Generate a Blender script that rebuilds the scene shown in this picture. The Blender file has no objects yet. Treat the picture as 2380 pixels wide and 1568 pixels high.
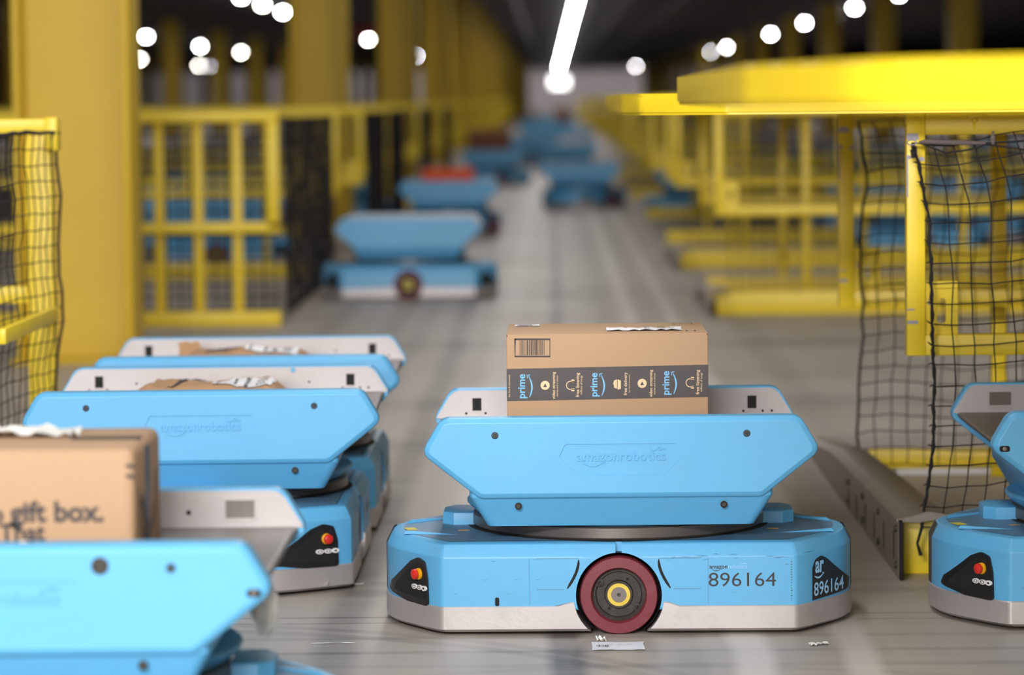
import bpy, bmesh, math, random
from mathutils import Vector, Matrix
R_ = math.radians
S = bpy.context.scene
COL = S.collection
random.seed(7)

# ------------------------------------------------------------------ camera
F = 7700.0; W, H_ = 2380, 1568
CAMZ = 1.14
rho = R_(-0.6)
ux, uy = 90*math.cos(rho) - 554*math.sin(rho), 90*math.sin(rho) + 554*math.cos(rho)
yaw = math.atan(ux/F); pitch = math.atan(uy/math.hypot(F, ux))
CM = Matrix.Rotation(yaw, 3, 'Z') @ Matrix.Rotation(math.pi/2 - pitch, 3, 'X') @ Matrix.Rotation(rho, 3, 'Z')
cd = bpy.data.cameras.new('camera'); cam = bpy.data.objects.new('camera', cd); COL.objects.link(cam)
cam.matrix_world = Matrix.Translation((0, 0, CAMZ)) @ CM.to_4x4()
cd.sensor_width = 36; cd.lens = F*36/W; cd.clip_start = .1; cd.clip_end = 1000
cd.dof.use_dof = True; cd.dof.focus_distance = 7.02; cd.dof.aperture_fstop = 2.8
S.camera = cam

def ray(px, py):
    return CM @ Vector(((px - W/2)/F, (H_/2 - py)/F, -1))
def atY(px, py, Y):            # the point seen at a pixel at distance Y along the aisle
    d = ray(px, py); t = Y/d.y
    return Vector((d.x*t, Y, CAMZ + d.z*t))
def atZ(px, py, z=0.0):        # the point seen at a pixel at height z
    d = ray(px, py); t = (z - CAMZ)/d.z
    return Vector((d.x*t, d.y*t, z))

# ------------------------------------------------------------------ world, lights, exposure
S.view_settings.view_transform = 'Standard'; S.view_settings.look = 'None'
S.view_settings.exposure = 0.62; S.view_settings.gamma = 1; S.view_settings.use_curve_mapping = False
wd = bpy.data.worlds.new('world'); S.world = wd; wd.use_nodes = True
wd.node_tree.nodes['Background'].inputs[0].default_value = (1, .96, .93, 1)
wd.node_tree.nodes['Background'].inputs[1].default_value = 0.56
def area(name, loc, target, sx, sy, power, col=(1, .97, .94)):
    l = bpy.data.lights.new(name, 'AREA'); l.shape = 'RECTANGLE'; l.size = sx; l.size_y = sy; l.energy = power; l.color = col
    o = bpy.data.objects.new(name, l); COL.objects.link(o); o.location = loc
    o.rotation_euler = (Vector(target) - Vector(loc)).to_track_quat('-Z', 'Y').to_euler(); return o
area('hall_light_behind_camera', (-3.4, -9.5, 3.2), (.5, 9.0, .6), 7.0, 1.8, 620)
area('ceiling_light_before_camera', (-.9, -1.2, 3.7), (.1, 7.6, .2), 4.0, 1.4, 900)
area('ceiling_light_over_aisle', (-.3, 9.0, 3.7), (-.3, 9.0, 0), .5, 9.0, 85)
area('ceiling_light_left', (-6.0, 14.0, 3.7), (-6, 14, 0), .8, 24.0, 150)
area('ceiling_light_right', (5.0, 12.0, 3.7), (5, 12, 0), .8, 22.0, 210)
area('ceiling_light_mid', (-.3, 34.0, 3.7), (-.3, 34, 0), .6, 40.0, 210)
area('ceiling_light_far', (-.3, 95.0, 3.7), (-.3, 95, 0), .8, 80.0, 500)
area('fill_light_by_far_wall', (-2, 286.0, 3.6), (-2, 300, 2.0), 60, 2.0, 3600)  # unseen fill added to brighten the far wall
area('ceiling_light_far_left', (-14, 110.0, 3.7), (-14, 110, 0), .8, 120.0, 600)
area('ceiling_light_far_right', (12, 110.0, 3.7), (12, 110, 0), .8, 120.0, 600)

# ------------------------------------------------------------------ materials
def lin(c): return tuple(((v/255)/12.92 if v/255 <= .04045 else ((v/255+.055)/1.055)**2.4) for v in c)
class NT:
    def __init__(s, name):
        s.m = bpy.data.materials.new(name); s.m.use_nodes = True; s.t = s.m.node_tree
        s.b = s.t.nodes['Principled BSDF']
    def n(s, ty, **kw):
        x = s.t.nodes.new(ty)
        for k, v in kw.items():
            if k.startswith('i_'): x.inputs[k[2:].replace('_', ' ')].default_value = v
            else: setattr(x, k, v)
        return x
    def l(s, a, b): s.t.links.new(a, b)
    def val(s, v):
        n = s.n('ShaderNodeValue'); n.outputs[0].default_value = v; return n.outputs[0]
    def math(s, op, a, b=None, c=None, clamp=False):
        n = s.n('ShaderNodeMath', operation=op, use_clamp=clamp)
        for i, v in enumerate((a, b, c)):
            if v is None: continue
            if isinstance(v, (int, float)): n.inputs[i].default_value = v
            else: s.l(v, n.inputs[i])
        return n.outputs[0]
def mat(name, rgb, rough=.5, metal=0.0, var=.08, scale=12, bump=0.0, bscale=80, spec=.5, stretch=None, dirt=None, dirt_amt=0.0, dscale=6, coat=0.0):
    k = NT(name); tc = k.n('ShaderNodeTexCoord'); src = tc.outputs['Object']
    if stretch:
        mp = k.n('ShaderNodeMapping'); mp.inputs['Scale'].default_value = stretch; k.l(src, mp.inputs[0]); src = mp.outputs[0]
    no = k.n('ShaderNodeTexNoise', i_Scale=scale, i_Detail=5.0, i_Roughness=.6); k.l(src, no.inputs['Vector'])
    c = lin(rgb)
    mx = k.n('ShaderNodeMix', data_type='RGBA'); k.l(no.outputs[0], mx.inputs[0])
    mx.inputs[6].default_value = (*[v*(1-var) for v in c], 1); mx.inputs[7].default_value = (*[min(1, v*(1+var)) for v in c], 1)
    out = mx.outputs[2]
    if dirt:
        n2 = k.n('ShaderNodeTexNoise', i_Scale=dscale, i_Detail=8.0, i_Roughness=.7); k.l(src, n2.inputs['Vector'])
        r = k.n('ShaderNodeMapRange'); r.inputs[1].default_value = .5; r.inputs[2].default_value = .75; r.inputs[4].default_value = dirt_amt; k.l(n2.outputs[0], r.inputs[0])
        m2 = k.n('ShaderNodeMix', data_type='RGBA'); k.l(r.outputs[0], m2.inputs[0]); k.l(out, m2.inputs[6]); m2.inputs[7].default_value = (*lin(dirt), 1); out = m2.outputs[2]
    k.l(out, k.b.inputs['Base Color'])
    k.b.inputs['Roughness'].default_value = rough; k.b.inputs['Metallic'].default_value = metal
    k.b.inputs['Specular IOR Level'].default_value = spec; k.b.inputs['Coat Weight'].default_value = coat
    if bump:
        nb = k.n('ShaderNodeTexNoise', i_Scale=bscale, i_Detail=3.0); k.l(src, nb.inputs['Vector'])
        bp = k.n('ShaderNodeBump', i_Strength=bump, i_Distance=.002); k.l(nb.outputs[0], bp.inputs['Height']); k.l(bp.outputs[0], k.b.inputs['Normal'])
    return k.m
def emit(name, rgb, s):
    k = NT(name); k.b.inputs['Base Color'].default_value = (*rgb, 1); k.b.inputs['Emission Color'].default_value = (*rgb, 1); k.b.inputs['Emission Strength'].default_value = s; return k.m
M = dict(
    blue=mat('blue_plastic', (90, 168, 216), .42, 0, .03, 5, .06, 300, dirt=(96, 128, 150), dirt_amt=.12, dscale=9),
    bluetop=mat('blue_grey_plastic', (80, 122, 154), .5, 0, .05, 6, .06, 300, dirt=(110, 114, 120), dirt_amt=.6, dscale=5),  # duller blue for top cover and seams, mottled with grey
    bluedirt=mat('scuffed_blue', (70, 104, 128), .7, 0, .3, 60),
    alu=mat('cast_aluminium', (184, 178, 178), .42, .5, .07, 7, .12, 120, dirt=(128, 120, 118), dirt_amt=.3, dscale=14),
    alup=mat('aluminium_plate', (172, 166, 167), .4, .3, .05, 6, .05, 150, dirt=(140, 132, 128), dirt_amt=.25, dscale=12),
    ring=mat('turned_steel_ring', (108, 102, 99), .35, .6, .1, 9, .05, 60),
    belt=mat('belt_rubber', (78, 72, 70), .42, 0, .15, 7, .2, 200, dirt=(112, 102, 96), dirt_amt=.4, dscale=5, stretch=(1, 3, 1)),
    black=mat('black_plastic', (28, 27, 28), .4, 0, .1, 20, .1, 200),
    gap=mat('dark_gap', (16, 16, 18), .8, 0, .05, 20),
    tyre=mat('maroon_tyre', (112, 36, 48), .55, 0, .12, 18, .2, 200, dirt=(128, 72, 84), dirt_amt=.4, dscale=22),
    hub=mat('cast_iron_hub', (58, 54, 51), .6, .3, .15, 60, .6, 400, dirt=(92, 84, 76), dirt_amt=.5, dscale=30),
    gold=mat('zinc_gold_ring', (196, 172, 70), .3, .5, .2, 40),
    red=mat('red_button', (200, 40, 30), .35, 0, .05, 10),
    amber=mat('amber_collar', (220, 160, 20), .4, 0, .05, 10),
    white=mat('white_print', (226, 226, 226), .5, 0, .03, 30),
    ink=mat('dark_ink', (48, 44, 48), .6, 0, .05, 30),
    pale=mat('pale_print', (150, 200, 240), .5, 0, .03, 30),
    yellow=mat('yellow_paint', (232, 202, 34), .42, 0, .05, 3, .08, 60, dirt=(190, 150, 20), dirt_amt=.2, dscale=5),
    yellow2=mat('yellow_column_paint', (210, 176, 30), .5, 0, .06, 2, .05, 40, dirt=(196, 152, 44), dirt_amt=.25, dscale=1.5),
    chip=mat('bare_chipped_metal', (150, 146, 158), .5, .3, .1, 30),
    rubber=mat('net_cord', (26, 22, 24), .8, 0, .2, 100),
    strap=mat('grey_strap', (96, 86, 86), .8, 0, .1, 60, .4, 300),
    steel=mat('steel_guide', (134, 124, 116), .45, .35, .1, 6, .1, 60, dirt=(104, 92, 78), dirt_amt=.5, dscale=7),
    card=mat('cardboard', (174, 143, 113), .85, 0, .04, 4, .12, 220, stretch=(1, 1, 4)),
    kraft=mat('kraft_paper', (170, 132, 96), .8, 0, .06, 5, .3, 60),
    tape=mat('dark_parcel_tape', (56, 48, 50), .42, 0, .07, 30, .15, 40),
    tan=mat('tan_print', (226, 196, 156), .6, 0, .03, 30),
    primeb=mat('light_blue_print', (112, 184, 236), .55, 0, .03, 30),
    label=mat('white_label', (226, 228, 234), .5, 0, .03, 20, .2, 60),
    film=mat('crumpled_white_film', (236, 236, 232), .4, 0, .06, 30, .3, 40),
    orange=mat('orange_parcel', (226, 84, 30), .7, 0, .05, 10),
    brown=mat('brown_parcel', (128, 82, 56), .8, 0, .05, 10),
    ceil=mat('dark_ceiling', (50, 46, 45), .9, 0, .25, 3, stretch=(1, .1, 1)),
    pipe=mat('dark_pipe', (70, 66, 66), .7, 0, .1, 3),
    wall=mat('far_wall_panels', (150, 144, 146), .8, 0, .25, .35, stretch=(1, 1, .4)),
    darkwall=mat('side_wall_panels', (92, 84, 78), .85, 0, .2, .5),
    redsign=mat('red_sign', (190, 30, 50), .5),
    cable=mat('marker_yellow', (206, 190, 70), .6),
    lamp=emit('lamp_glow', (1, .98, 1), 95), lampw=emit('warm_lamp_glow', (1, .97, .86), 80), endglow=emit('line_end_glow', (1, .99, .98), 3),
)

def floor_mat():
    k = NT('sealed_concrete'); tc = k.n('ShaderNodeTexCoord'); sp = k.n('ShaderNodeSeparateXYZ'); k.l(tc.outputs['Object'], sp.inputs[0])
    X, Y = sp.outputs[0], sp.outputs[1]
    n1 = k.n('ShaderNodeTexNoise', i_Scale=.9, i_Detail=7.0, i_Roughness=.62); k.l(tc.outputs['Object'], n1.inputs['Vector'])
    mp = k.n('ShaderNodeMapping'); mp.inputs['Scale'].default_value = (9, .5, 1); k.l(tc.outputs['Object'], mp.inputs[0])
    n2 = k.n('ShaderNodeTexNoise', i_Scale=1.0, i_Detail=4.0); k.l(mp.outputs[0], n2.inputs['Vector'])
    mp3 = k.n('ShaderNodeMapping'); mp3.inputs['Scale'].default_value = (.6, 8, 1); k.l(tc.outputs['Object'], mp3.inputs[0])
    n3 = k.n('ShaderNodeTexNoise', i_Scale=1.0, i_Detail=4.0); k.l(mp3.outputs[0], n3.inputs['Vector'])
    nw = k.n('ShaderNodeTexNoise', i_Scale=1.3, i_Detail=2.0); k.l(tc.outputs['Object'], nw.inputs['Vector'])
    wob = k.math('MULTIPLY', k.math('SUBTRACT', nw.outputs[0], .5), .05)
    def band(co, c, w, soft):       # 1 on the line, 0 away from it
        d = k.math('ABSOLUTE', k.math('SUBTRACT', co, c))
        r = k.n('ShaderNodeMapRange'); k.l(d, r.inputs[0]); r.inputs[1].default_value = w; r.inputs[2].default_value = w+soft; r.inputs[3].default_value = 1; r.inputs[4].default_value = 0
        return r.outputs[0]
    Xw = k.math('ADD', X, wob); Yw = k.math('ADD', Y, k.math('MULTIPLY', wob, .5))
    dark = None; light = None
    def add(a, b): return b if a is None else k.math('ADD', a, b)
    for c, w, s, a in ((-.46, .025, .04, .55), (-.40, .06, .08, .2), (-.80, .03, .05, .4), (-1.12, .03, .05, .35), (.02, .022, .03, 1.0), (-.66, .02, .04, .3), (.27, .02, .03, .25), (.95, .04, .06, .2)):
        dark = add(dark, k.math('MULTIPLY', band(Xw, c, w, s), a))
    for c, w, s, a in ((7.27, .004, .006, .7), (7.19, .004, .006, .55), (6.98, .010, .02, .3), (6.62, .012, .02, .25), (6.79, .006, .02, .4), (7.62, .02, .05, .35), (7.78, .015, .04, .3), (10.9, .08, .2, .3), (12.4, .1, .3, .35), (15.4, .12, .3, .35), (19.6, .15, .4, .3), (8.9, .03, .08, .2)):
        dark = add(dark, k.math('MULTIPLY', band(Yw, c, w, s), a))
    # faint turning arcs left by tyres
    for cx, cy, r0, w, a in ((-1.0, 5.7, 1.42, .012, .35), (-1.1, 5.6, 1.62, .010, .3), (.2, 5.3, 1.3, .01, .2)):
        dx = k.math('SUBTRACT', X, cx); dy = k.math('SUBTRACT', Y, cy)
        rr = k.math('SQRT', k.math('ADD', k.math('MULTIPLY', dx, dx), k.math('MULTIPLY', dy, dy)))
        dark = add(dark, k.math('MULTIPLY', band(rr, r0, w, .02), a))
    for c, w, s, a in ((.40, .025, .03, 1.0), (.62, .02, .03, .9), (-.22, .03, .05, .35)):
        light = add(light, k.math('MULTIPLY', band(Xw, c, w, s), a))
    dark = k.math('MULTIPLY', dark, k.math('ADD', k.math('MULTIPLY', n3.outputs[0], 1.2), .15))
    light = k.math('MULTIPLY', light, k.math('ADD', k.math('MULTIPLY', n1.outputs[0], 1.0), .2))
    mx = k.n('ShaderNodeMix', data_type='RGBA')
    t = k.math('ADD', k.math('MULTIPLY', n1.outputs[0], .5), k.math('ADD', k.math('MULTIPLY', n2.outputs[0], .3), k.math('MULTIPLY', n3.outputs[0], .25)), clamp=True)
    k.l(t, mx.inputs[0]); mx.inputs[6].default_value = (*lin((126, 118, 111)), 1); mx.inputs[7].default_value = (*lin((192, 183, 175)), 1)
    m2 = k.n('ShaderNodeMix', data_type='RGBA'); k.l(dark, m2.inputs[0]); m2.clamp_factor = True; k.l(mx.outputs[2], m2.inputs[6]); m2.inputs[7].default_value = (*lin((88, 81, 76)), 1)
    m3 = k.n('ShaderNodeMix', data_type='RGBA'); k.l(light, m3.inputs[0]); k.l(m2.outputs[2], m3.inputs[6]); m3.inputs[7].default_value = (*lin((208, 201, 197)), 1)
    k.l(m3.outputs[2], k.b.inputs['Base Color'])
    rr = k.n('ShaderNodeMapRange'); k.l(n1.outputs[0], rr.inputs[0]); rr.inputs[3].default_value = .35; rr.inputs[4].default_value = .6; k.l(rr.outputs[0], k.b.inputs['Roughness'])
    nb = k.n('ShaderNodeTexNoise', i_Scale=40.0, i_Detail=4.0); k.l(tc.outputs['Object'], nb.inputs['Vector'])
    bp = k.n('ShaderNodeBump', i_Strength=.1, i_Distance=.003); k.l(nb.outputs[0], bp.inputs['Height']); k.l(bp.outputs[0], k.b.inputs['Normal'])
    return k.m
M['floor'] = floor_mat()

# ------------------------------------------------------------------ helpers
def link_mesh(name, me, m, parent=None, sharp=35):
    me.name = name
    if m is not None:
        me.materials.clear(); me.materials.append(M[m] if isinstance(m, str) else m)
    if sharp is not None and len(me.polygons):
        me.polygons.foreach_set('use_smooth', [True]*len(me.polygons)); me.set_sharp_from_angle(angle=R_(sharp))
    o = bpy.data.objects.new(name, me); COL.objects.link(o)
    if parent is not None: o.parent = parent
    return o
def obj(name, bm, m, parent=None, sharp=35, fix=True):
    if fix: bmesh.ops.recalc_face_normals(bm, faces=bm.faces[:])
    me = bpy.data.meshes.new(name); bm.to_mesh(me); bm.free()
    return link_mesh(name, me, m, parent, sharp)
def tag(o, label, cat, group=None, kind=None):
    o['label'] = label; o['category'] = cat
    if group: o['group'] = group
    if kind: o['kind'] = kind
    return o
def empty(name, loc, rz=0.0):
    o = bpy.data.objects.new(name, None); COL.objects.link(o); o.location = loc; o.rotation_euler = (0, 0, rz); o.empty_display_size = .1; return o
def copy_tree(o, parent=None):
    c = o.copy(); COL.objects.link(c)
    if parent is not None: c.parent = parent
    for ch in list(o.children): copy_tree(ch, c)
    return c
def merge(bm, b2, mt=None):
    me = bpy.data.meshes.new('t'); b2.to_mesh(me); b2.free()
    if mt is not None: me.transform(mt)
    bm.from_mesh(me); bpy.data.meshes.remove(me)
def box(bm, x0, x1, y0, y1, z0, z1, bev=0.0, seg=2):
    b = bmesh.new(); bmesh.ops.create_cube(b, size=1)
    for v in b.verts:
        v.co = Vector(((x0+x1)/2 + v.co.x*(x1-x0), (y0+y1)/2 + v.co.y*(y1-y0), (z0+z1)/2 + v.co.z*(z1-z0)))
    if bev: bmesh.ops.bevel(b, geom=b.edges[:], offset=bev, segments=seg, affect='EDGES', profile=.5)
    merge(bm, b); return bm
def bx(*a, **k): return box(bmesh.new(), *a, **k)
def roundpoly(pts, r, seg=4):
    out = []; n = len(pts)
    for i in range(n):
        p = Vector(pts[i]); a = Vector(pts[i-1]); c = Vector(pts[(i+1) % n])
        rr = r[i] if isinstance(r, (list, tuple)) else r
        if rr <= 0: out.append(tuple(p)); continue
        u = (a-p); v = (c-p); lu, lv = u.length, v.length; u.normalize(); v.normalize()
        ang = u.angle(v); d = min(rr/math.tan(ang/2), lu*.45, lv*.45)
        s, e = p+u*d, p+v*d
        for j in range(seg+1):
            t = j/seg; q = s*(1-t)**2 + p*2*t*(1-t) + e*t*t; out.append((q.x, q.y))
    return out
def prism(pts, a0, a1, axis='y', bev=0.0, seg=2, bev_side='both'):
    """polygon (u,v) extruded along axis; y: (x,z) in plane, z: (x,y), x: (y,z)"""
    b = bmesh.new()
    mk = {'y': lambda u, v, w: (u, w, v), 'z': lambda u, v, w: (u, v, w), 'x': lambda u, v, w: (w, u, v)}[axis]
    A = [b.verts.new(mk(u, v, a0)) for u, v in pts]; B = [b.verts.new(mk(u, v, a1)) for u, v in pts]
    n = len(pts); fa = b.faces.new(A); fb = b.faces.new(B[::-1])
    for i in range(n): b.faces.new((A[i], A[(i+1) % n], B[(i+1) % n], B[i]))
    if bev:
        es = set()
        if bev_side in ('both', 'a'): es |= set(fa.edges)
        if bev_side in ('both', 'b'): es |= set(fb.edges)
        bmesh.ops.bevel(b, geom=list(es), offset=bev, segments=seg, affect='EDGES', profile=.5)
    bmesh.ops.recalc_face_normals(b, faces=b.faces[:])
    return b
def lathe(prof, seg=48, axis='y', c=(0, 0, 0)):
    b = bmesh.new(); rings = []
    for r, h in prof:
        if r < 1e-6:
            p = {'y': (0, h, 0), 'z': (0, 0, h), 'x': (h, 0, 0)}[axis]; rings.append([b.verts.new(Vector(p)+Vector(c))]); continue
        ring = []
        for i in range(seg):
            a = 2*math.pi*i/seg; u, v = r*math.cos(a), r*math.sin(a)
            p = {'y': (u, h, v), 'z': (u, v, h), 'x': (h, u, v)}[axis]; ring.append(b.verts.new(Vector(p)+Vector(c)))
        rings.append(ring)
    for A, B in zip(rings, rings[1:]):
        for i in range(seg):
            j = (i+1) % seg
            if len(A) == 1: b.faces.new((A[0], B[i], B[j]))
            elif len(B) == 1: b.faces.new((A[i], A[j], B[0]))
            else: b.faces.new((A[i], A[j], B[j], B[i]))
    bmesh.ops.recalc_face_normals(b, faces=b.faces[:]); return b
def tube(bm, pts, r, n=5, cap=True):
    pts = [Vector(p) for p in pts]; rings = []
    for i, p in enumerate(pts):
        t = (pts[min(i+1, len(pts)-1)] - pts[max(i-1, 0)]).normalized()
        up = Vector((0, 0, 1)) if abs(t.z) < .9 else Vector((1, 0, 0))
        s = t.cross(up).normalized(); w = s.cross(t)
        rr = r[i] if isinstance(r, (list, tuple)) else r
        rings.append([bm.verts.new(p + (s*math.cos(2*math.pi*k/n) + w*math.sin(2*math.pi*k/n))*rr) for k in range(n)])
    for A, B in zip(rings, rings[1:]):
        for i in range(n): bm.faces.new((A[i], A[(i+1) % n], B[(i+1) % n], B[i]))
    if cap and n > 2: bm.faces.new(rings[0][::-1]); bm.faces.new(rings[-1])
    return bm
def boolean(target, cutter_bm, op='DIFFERENCE'):
    me = bpy.data.meshes.new('cut'); cutter_bm.to_mesh(me); cutter_bm.free(); c = bpy.data.objects.new('cut', me); COL.objects.link(c)
    md = target.modifiers.new('b', 'BOOLEAN'); md.operation = op; md.object = c; md.solver = 'EXACT'
    bpy.context.view_layer.update(); dg = bpy.context.evaluated_depsgraph_get()
    new = bpy.data.meshes.new_from_object(target.evaluated_get(dg)); target.modifiers.clear(); old = target.data
    nm = old.name; target.data = new; bpy.data.meshes.remove(old); new.name = nm
    bpy.data.objects.remove(c); new.polygons.foreach_set('use_smooth', [True]*len(new.polygons)); new.set_sharp_from_angle(angle=R_(35))
_tc = {}
def text_geo(s, bold=0.0):
    """flat text, left bottom at 0,0; returns verts, faces and size"""
    if (s, bold) in _tc: return _tc[(s, bold)]
    cu = bpy.data.curves.new('t', 'FONT'); cu.body = s; cu.size = 1; cu.offset = bold; cu.resolution_u = 3
    o = bpy.data.objects.new('t', cu); COL.objects.link(o); bpy.context.view_layer.update()
    dg = bpy.context.evaluated_depsgraph_get(); me = bpy.data.meshes.new_from_object(o.evaluated_get(dg))
    vs = [v.co.copy() for v in me.vertices]; fs = [tuple(p.vertices) for p in me.polygons]
    bpy.data.objects.remove(o); bpy.data.curves.remove(cu); bpy.data.meshes.remove(me)
    x0 = min(v.x for v in vs); x1 = max(v.x for v in vs); y0 = min(v.y for v in vs); y1 = max(v.y for v in vs)
    _tc[(s, bold)] = (vs, fs, (x0, x1, y0, y1)); return _tc[(s, bold)]
def put_text(bm, s, fn, u0, u1, v0, v1=None, bold=0.0, ext=0.0):
    """fit text in u0..u1 (and v0..v1); fn(u, v, w) -> 3D point, w = outward"""
    vs, fs, (x0, x1, y0, y1) = text_geo(s, bold); k = (u1-u0)/(x1-x0); ky = k if v1 is None else (v1-v0)/(y1-y0)
    base = y0 if v1 is not None else 0
    P = [(u0+(v.x-x0)*k, v0+(v.y-base)*ky) for v in vs]
    A = [bm.verts.new(fn(u, v, ext)) for u, v in P]
    ec = {}
    for f in fs:
        try: bm.faces.new([A[i] for i in f])
        except ValueError: continue
        for a, b in zip(f, f[1:]+f[:1]): ec[(a, b)] = 1
    if ext:
        B = [bm.verts.new(fn(u, v, 0)) for u, v in P]
        for (a, b) in ec:
            if (b, a) not in ec: bm.faces.new((A[a], B[a], B[b], A[b]))
def put_poly(bm, pts, fn, w0=0.0, w1=None):
    A = [bm.verts.new(fn(u, v, w0 if w1 is None else w1)) for u, v in pts]; bm.faces.new(A)
    if w1 is not None:
        B = [bm.verts.new(fn(u, v, w0)) for u, v in pts]; n = len(pts)
        for i in range(n): bm.faces.new((A[i], A[(i+1) % n], B[(i+1) % n], B[i]))
def strip(pts, wid):
    """2D polyline -> list of quads with varying width"""
    L, Rr = [], []
    for i, p in enumerate(pts):
        a = Vector(pts[max(i-1, 0)]); b = Vector(pts[min(i+1, len(pts)-1)]); t = (b-a).normalized(); nn = Vector((-t.y, t.x))
        w = wid[i] if isinstance(wid, (list, tuple)) else wid
        L.append(tuple(Vector(p)+nn*w/2)); Rr.append(tuple(Vector(p)-nn*w/2))
    return [(L[i], L[i+1], Rr[i+1], Rr[i]) for i in range(len(pts)-1)]
def smile(u0, u1, v, depth, th):
    """the upward curving arrow under a word; returns 2D polygons"""
    n = 12; pts = []; wid = []
    for i in range(n+1):
        t = i/n; pts.append((u0+(u1-u0)*t, v - depth*math.sin(math.pi*(.08+.86*t)) + depth*.25*t)); wid.append(th*(.25+1.1*math.sin(math.pi*min(1, t*.9+.08))))
    out = strip(pts, wid)
    ex, ey = pts[-1]; d = (u1-u0)*.12
    out += strip([(ex-d*1.1, ey+d*.35), (ex+d*.1, ey+d*.45), (ex+d*.25, ey-d*.7)], th*.6)
    return out
def ringpoly(cu, cv, r, th, n=20, a0=0, a1=2*math.pi):
    return strip([(cu+r*math.cos(a0+(a1-a0)*i/n), cv+r*math.sin(a0+(a1-a0)*i/n)) for i in range(n+1)], th)
def disc(cu, cv, r, n=16): return [(cu+r*math.cos(2*math.pi*i/n), cv+r*math.sin(2*math.pi*i/n)) for i in range(n)]

# ------------------------------------------------------------------ the setting
def structure(name, bm, m): o = obj(name, bm, m); o['kind'] = 'structure'; return o
YB, YF = -14, 300
structure('floor', bx(-46, 40, YB, YF, -.2, 0), 'floor')
structure('ceiling', bx(-46, 40, YB, YF, 3.8, 4.0), 'ceil')
structure('wall_back', bx(-46, 40, YF, YF+.3, 0, 3.8), 'wall')
structure('wall_left', bx(-46.3, -46, YB, YF, 0, 3.8), 'darkwall')
structure('wall_right', bx(40, 40.3, YB, YF, 0, 3.8), 'darkwall')
for i, x in enumerate((-5.4, -3.2, -.9, 1.9, 3.3, 5.6)):
    structure('trim_%d' % (i+1), tube(bmesh.new(), [(x, 60, 3.6), (x, 180, 3.6), (x, 299.9, 3.6)], .05 if i % 2 else .08, 8), 'pipe')
c = atY(1300, 190, 299.7)  # glowing panel added for the white glow where the lamp line ends
wn = obj('glow_panel_1', bx(c.x-.8, c.x+.8, 299.6, 299.75, c.z-.5, c.z+.5, .02), 'alup'); wn['kind'] = 'structure'
obj('glow_pane', bx(c.x-.75, c.x+.75, 299.55, 299.6, c.z-.45, c.z+.45), 'endglow', wn)

# ------------------------------------------------------------------ robot prototype
BH = .515; BD = .36; BS = .377
HALF = [(.10, -.36), (.105, -.36), (.13, -.36), (.20, -.36), (.29, -.36), (.372, -.36), (.384, -.3565), (.412, -.322), (.443, -.274), (.470, -.232), (.492, -.190), (.507, -.140), (.514, -.085), (.5145, -.035), (.508, .01), (.490, .055), (.462, .105), (.430, .15), (.395, .20), (.352, .255), (.31, .30), (.26, .335), (.20, .355), (.13, .36), (.10, .36)]
def outline(off=0.0, n=9):
    """plan outline of the base, list of (x, y) ccw"""
    H2 = HALF if n > 5 else HALF[::2]
    pts = [(0, -.36)] + H2 + [(0, .36)] + [(-x, y) for x, y in H2[::-1]]
    if off == 0: return pts
    out = []; N = len(pts)
    for i in range(N):
        a = Vector(pts[i-1]); p = Vector(pts[i]); c = Vector(pts[(i+1) % N])
        n1 = Vector(((p-a).y, -(p-a).x)).normalized(); n2 = Vector(((c-p).y, -(c-p).x)).normalized(); m_ = n1+n2
        m_ = m_/max(.3, m_.dot(n1)) if m_.length > 0 else n1
        q = p - m_*off; out.append((q.x, q.y))
    return out
def loft(layers):
    b = bmesh.new(); rings = [[b.verts.new((x, y, z)) for (x, y), z in zip(pts, zs)] for pts, zs in layers]
    n = len(rings[0]); b.faces.new(rings[0][::-1]); b.faces.new(rings[-1])
    for A, B in zip(rings, rings[1:]):
        for i in range(n): b.faces.new((A[i], A[(i+1) % n], B[(i+1) % n], B[i]))
    bmesh.ops.recalc_face_normals(b, faces=b.faces[:]); return b
def yfront(x, off=0.0):
    a = abs(x)
    P = [q for q in outline(off) if q[0] >= -1e-6 and q[1] < -.03]
    P.sort(key=lambda q: q[0])
    if a <= P[0][0]: return P[0][1]
    for (x0, y0), (x1, y1) in zip(P, P[1:]):
        if x0 <= a <= x1: return y0+(y1-y0)*(a-x0)/max(1e-9, x1-x0)
    return P[-1][1]
def onbase(u, v, w, off=.003):
    """decal on the front of the base: u = x, v = z, w = outward"""
    e = 1e-3; y = yfront(u, off); dy = (yfront(min(u+e*6, BH-.004), off)-yfront(max(u-e*6, -BH+.004), off))/(12*e)
    n = Vector((dy, -1, 0)).normalized(); return Vector((u, y, v)) + n*(w+.0006)
def slice_onbase(pts, w0, w1, step=.008):
    """polygon in x-z wrapped on the base; cut in strips first so that it bends"""
    b = bmesh.new(); f = b.faces.new([b.verts.new((u, 0, v)) for u, v in pts])
    u0 = min(p[0] for p in pts); u1 = max(p[0] for p in pts); x = u0+step
    while x < u1:
        bmesh.ops.bisect_plane(b, geom=b.verts[:]+b.edges[:]+b.faces[:], plane_co=(x, 0, 0), plane_no=(1, 0, 0)); x += step
    bmesh.ops.triangulate(b, faces=b.faces[:])
    if w1 > w0:
        r = bmesh.ops.extrude_face_region(b, geom=b.faces[:])
        top = {g for g in r['geom'] if isinstance(g, bmesh.types.BMVert)}
    else: top = set(b.verts)
    for v in b.verts: v.co = onbase(v.co.x, v.co.z, w1 if v in top else w0)
    return b
SL = [(-.3795, .469), (-.4236, .394), (-.2995, .2965), (.2995, .2965), (.4236, .394), (.3795, .469)]
EMB = [(-.118, .412), (.118, .412), (.131, .386), (.093, .346), (-.092, .346), (-.131, .386)]
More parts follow.
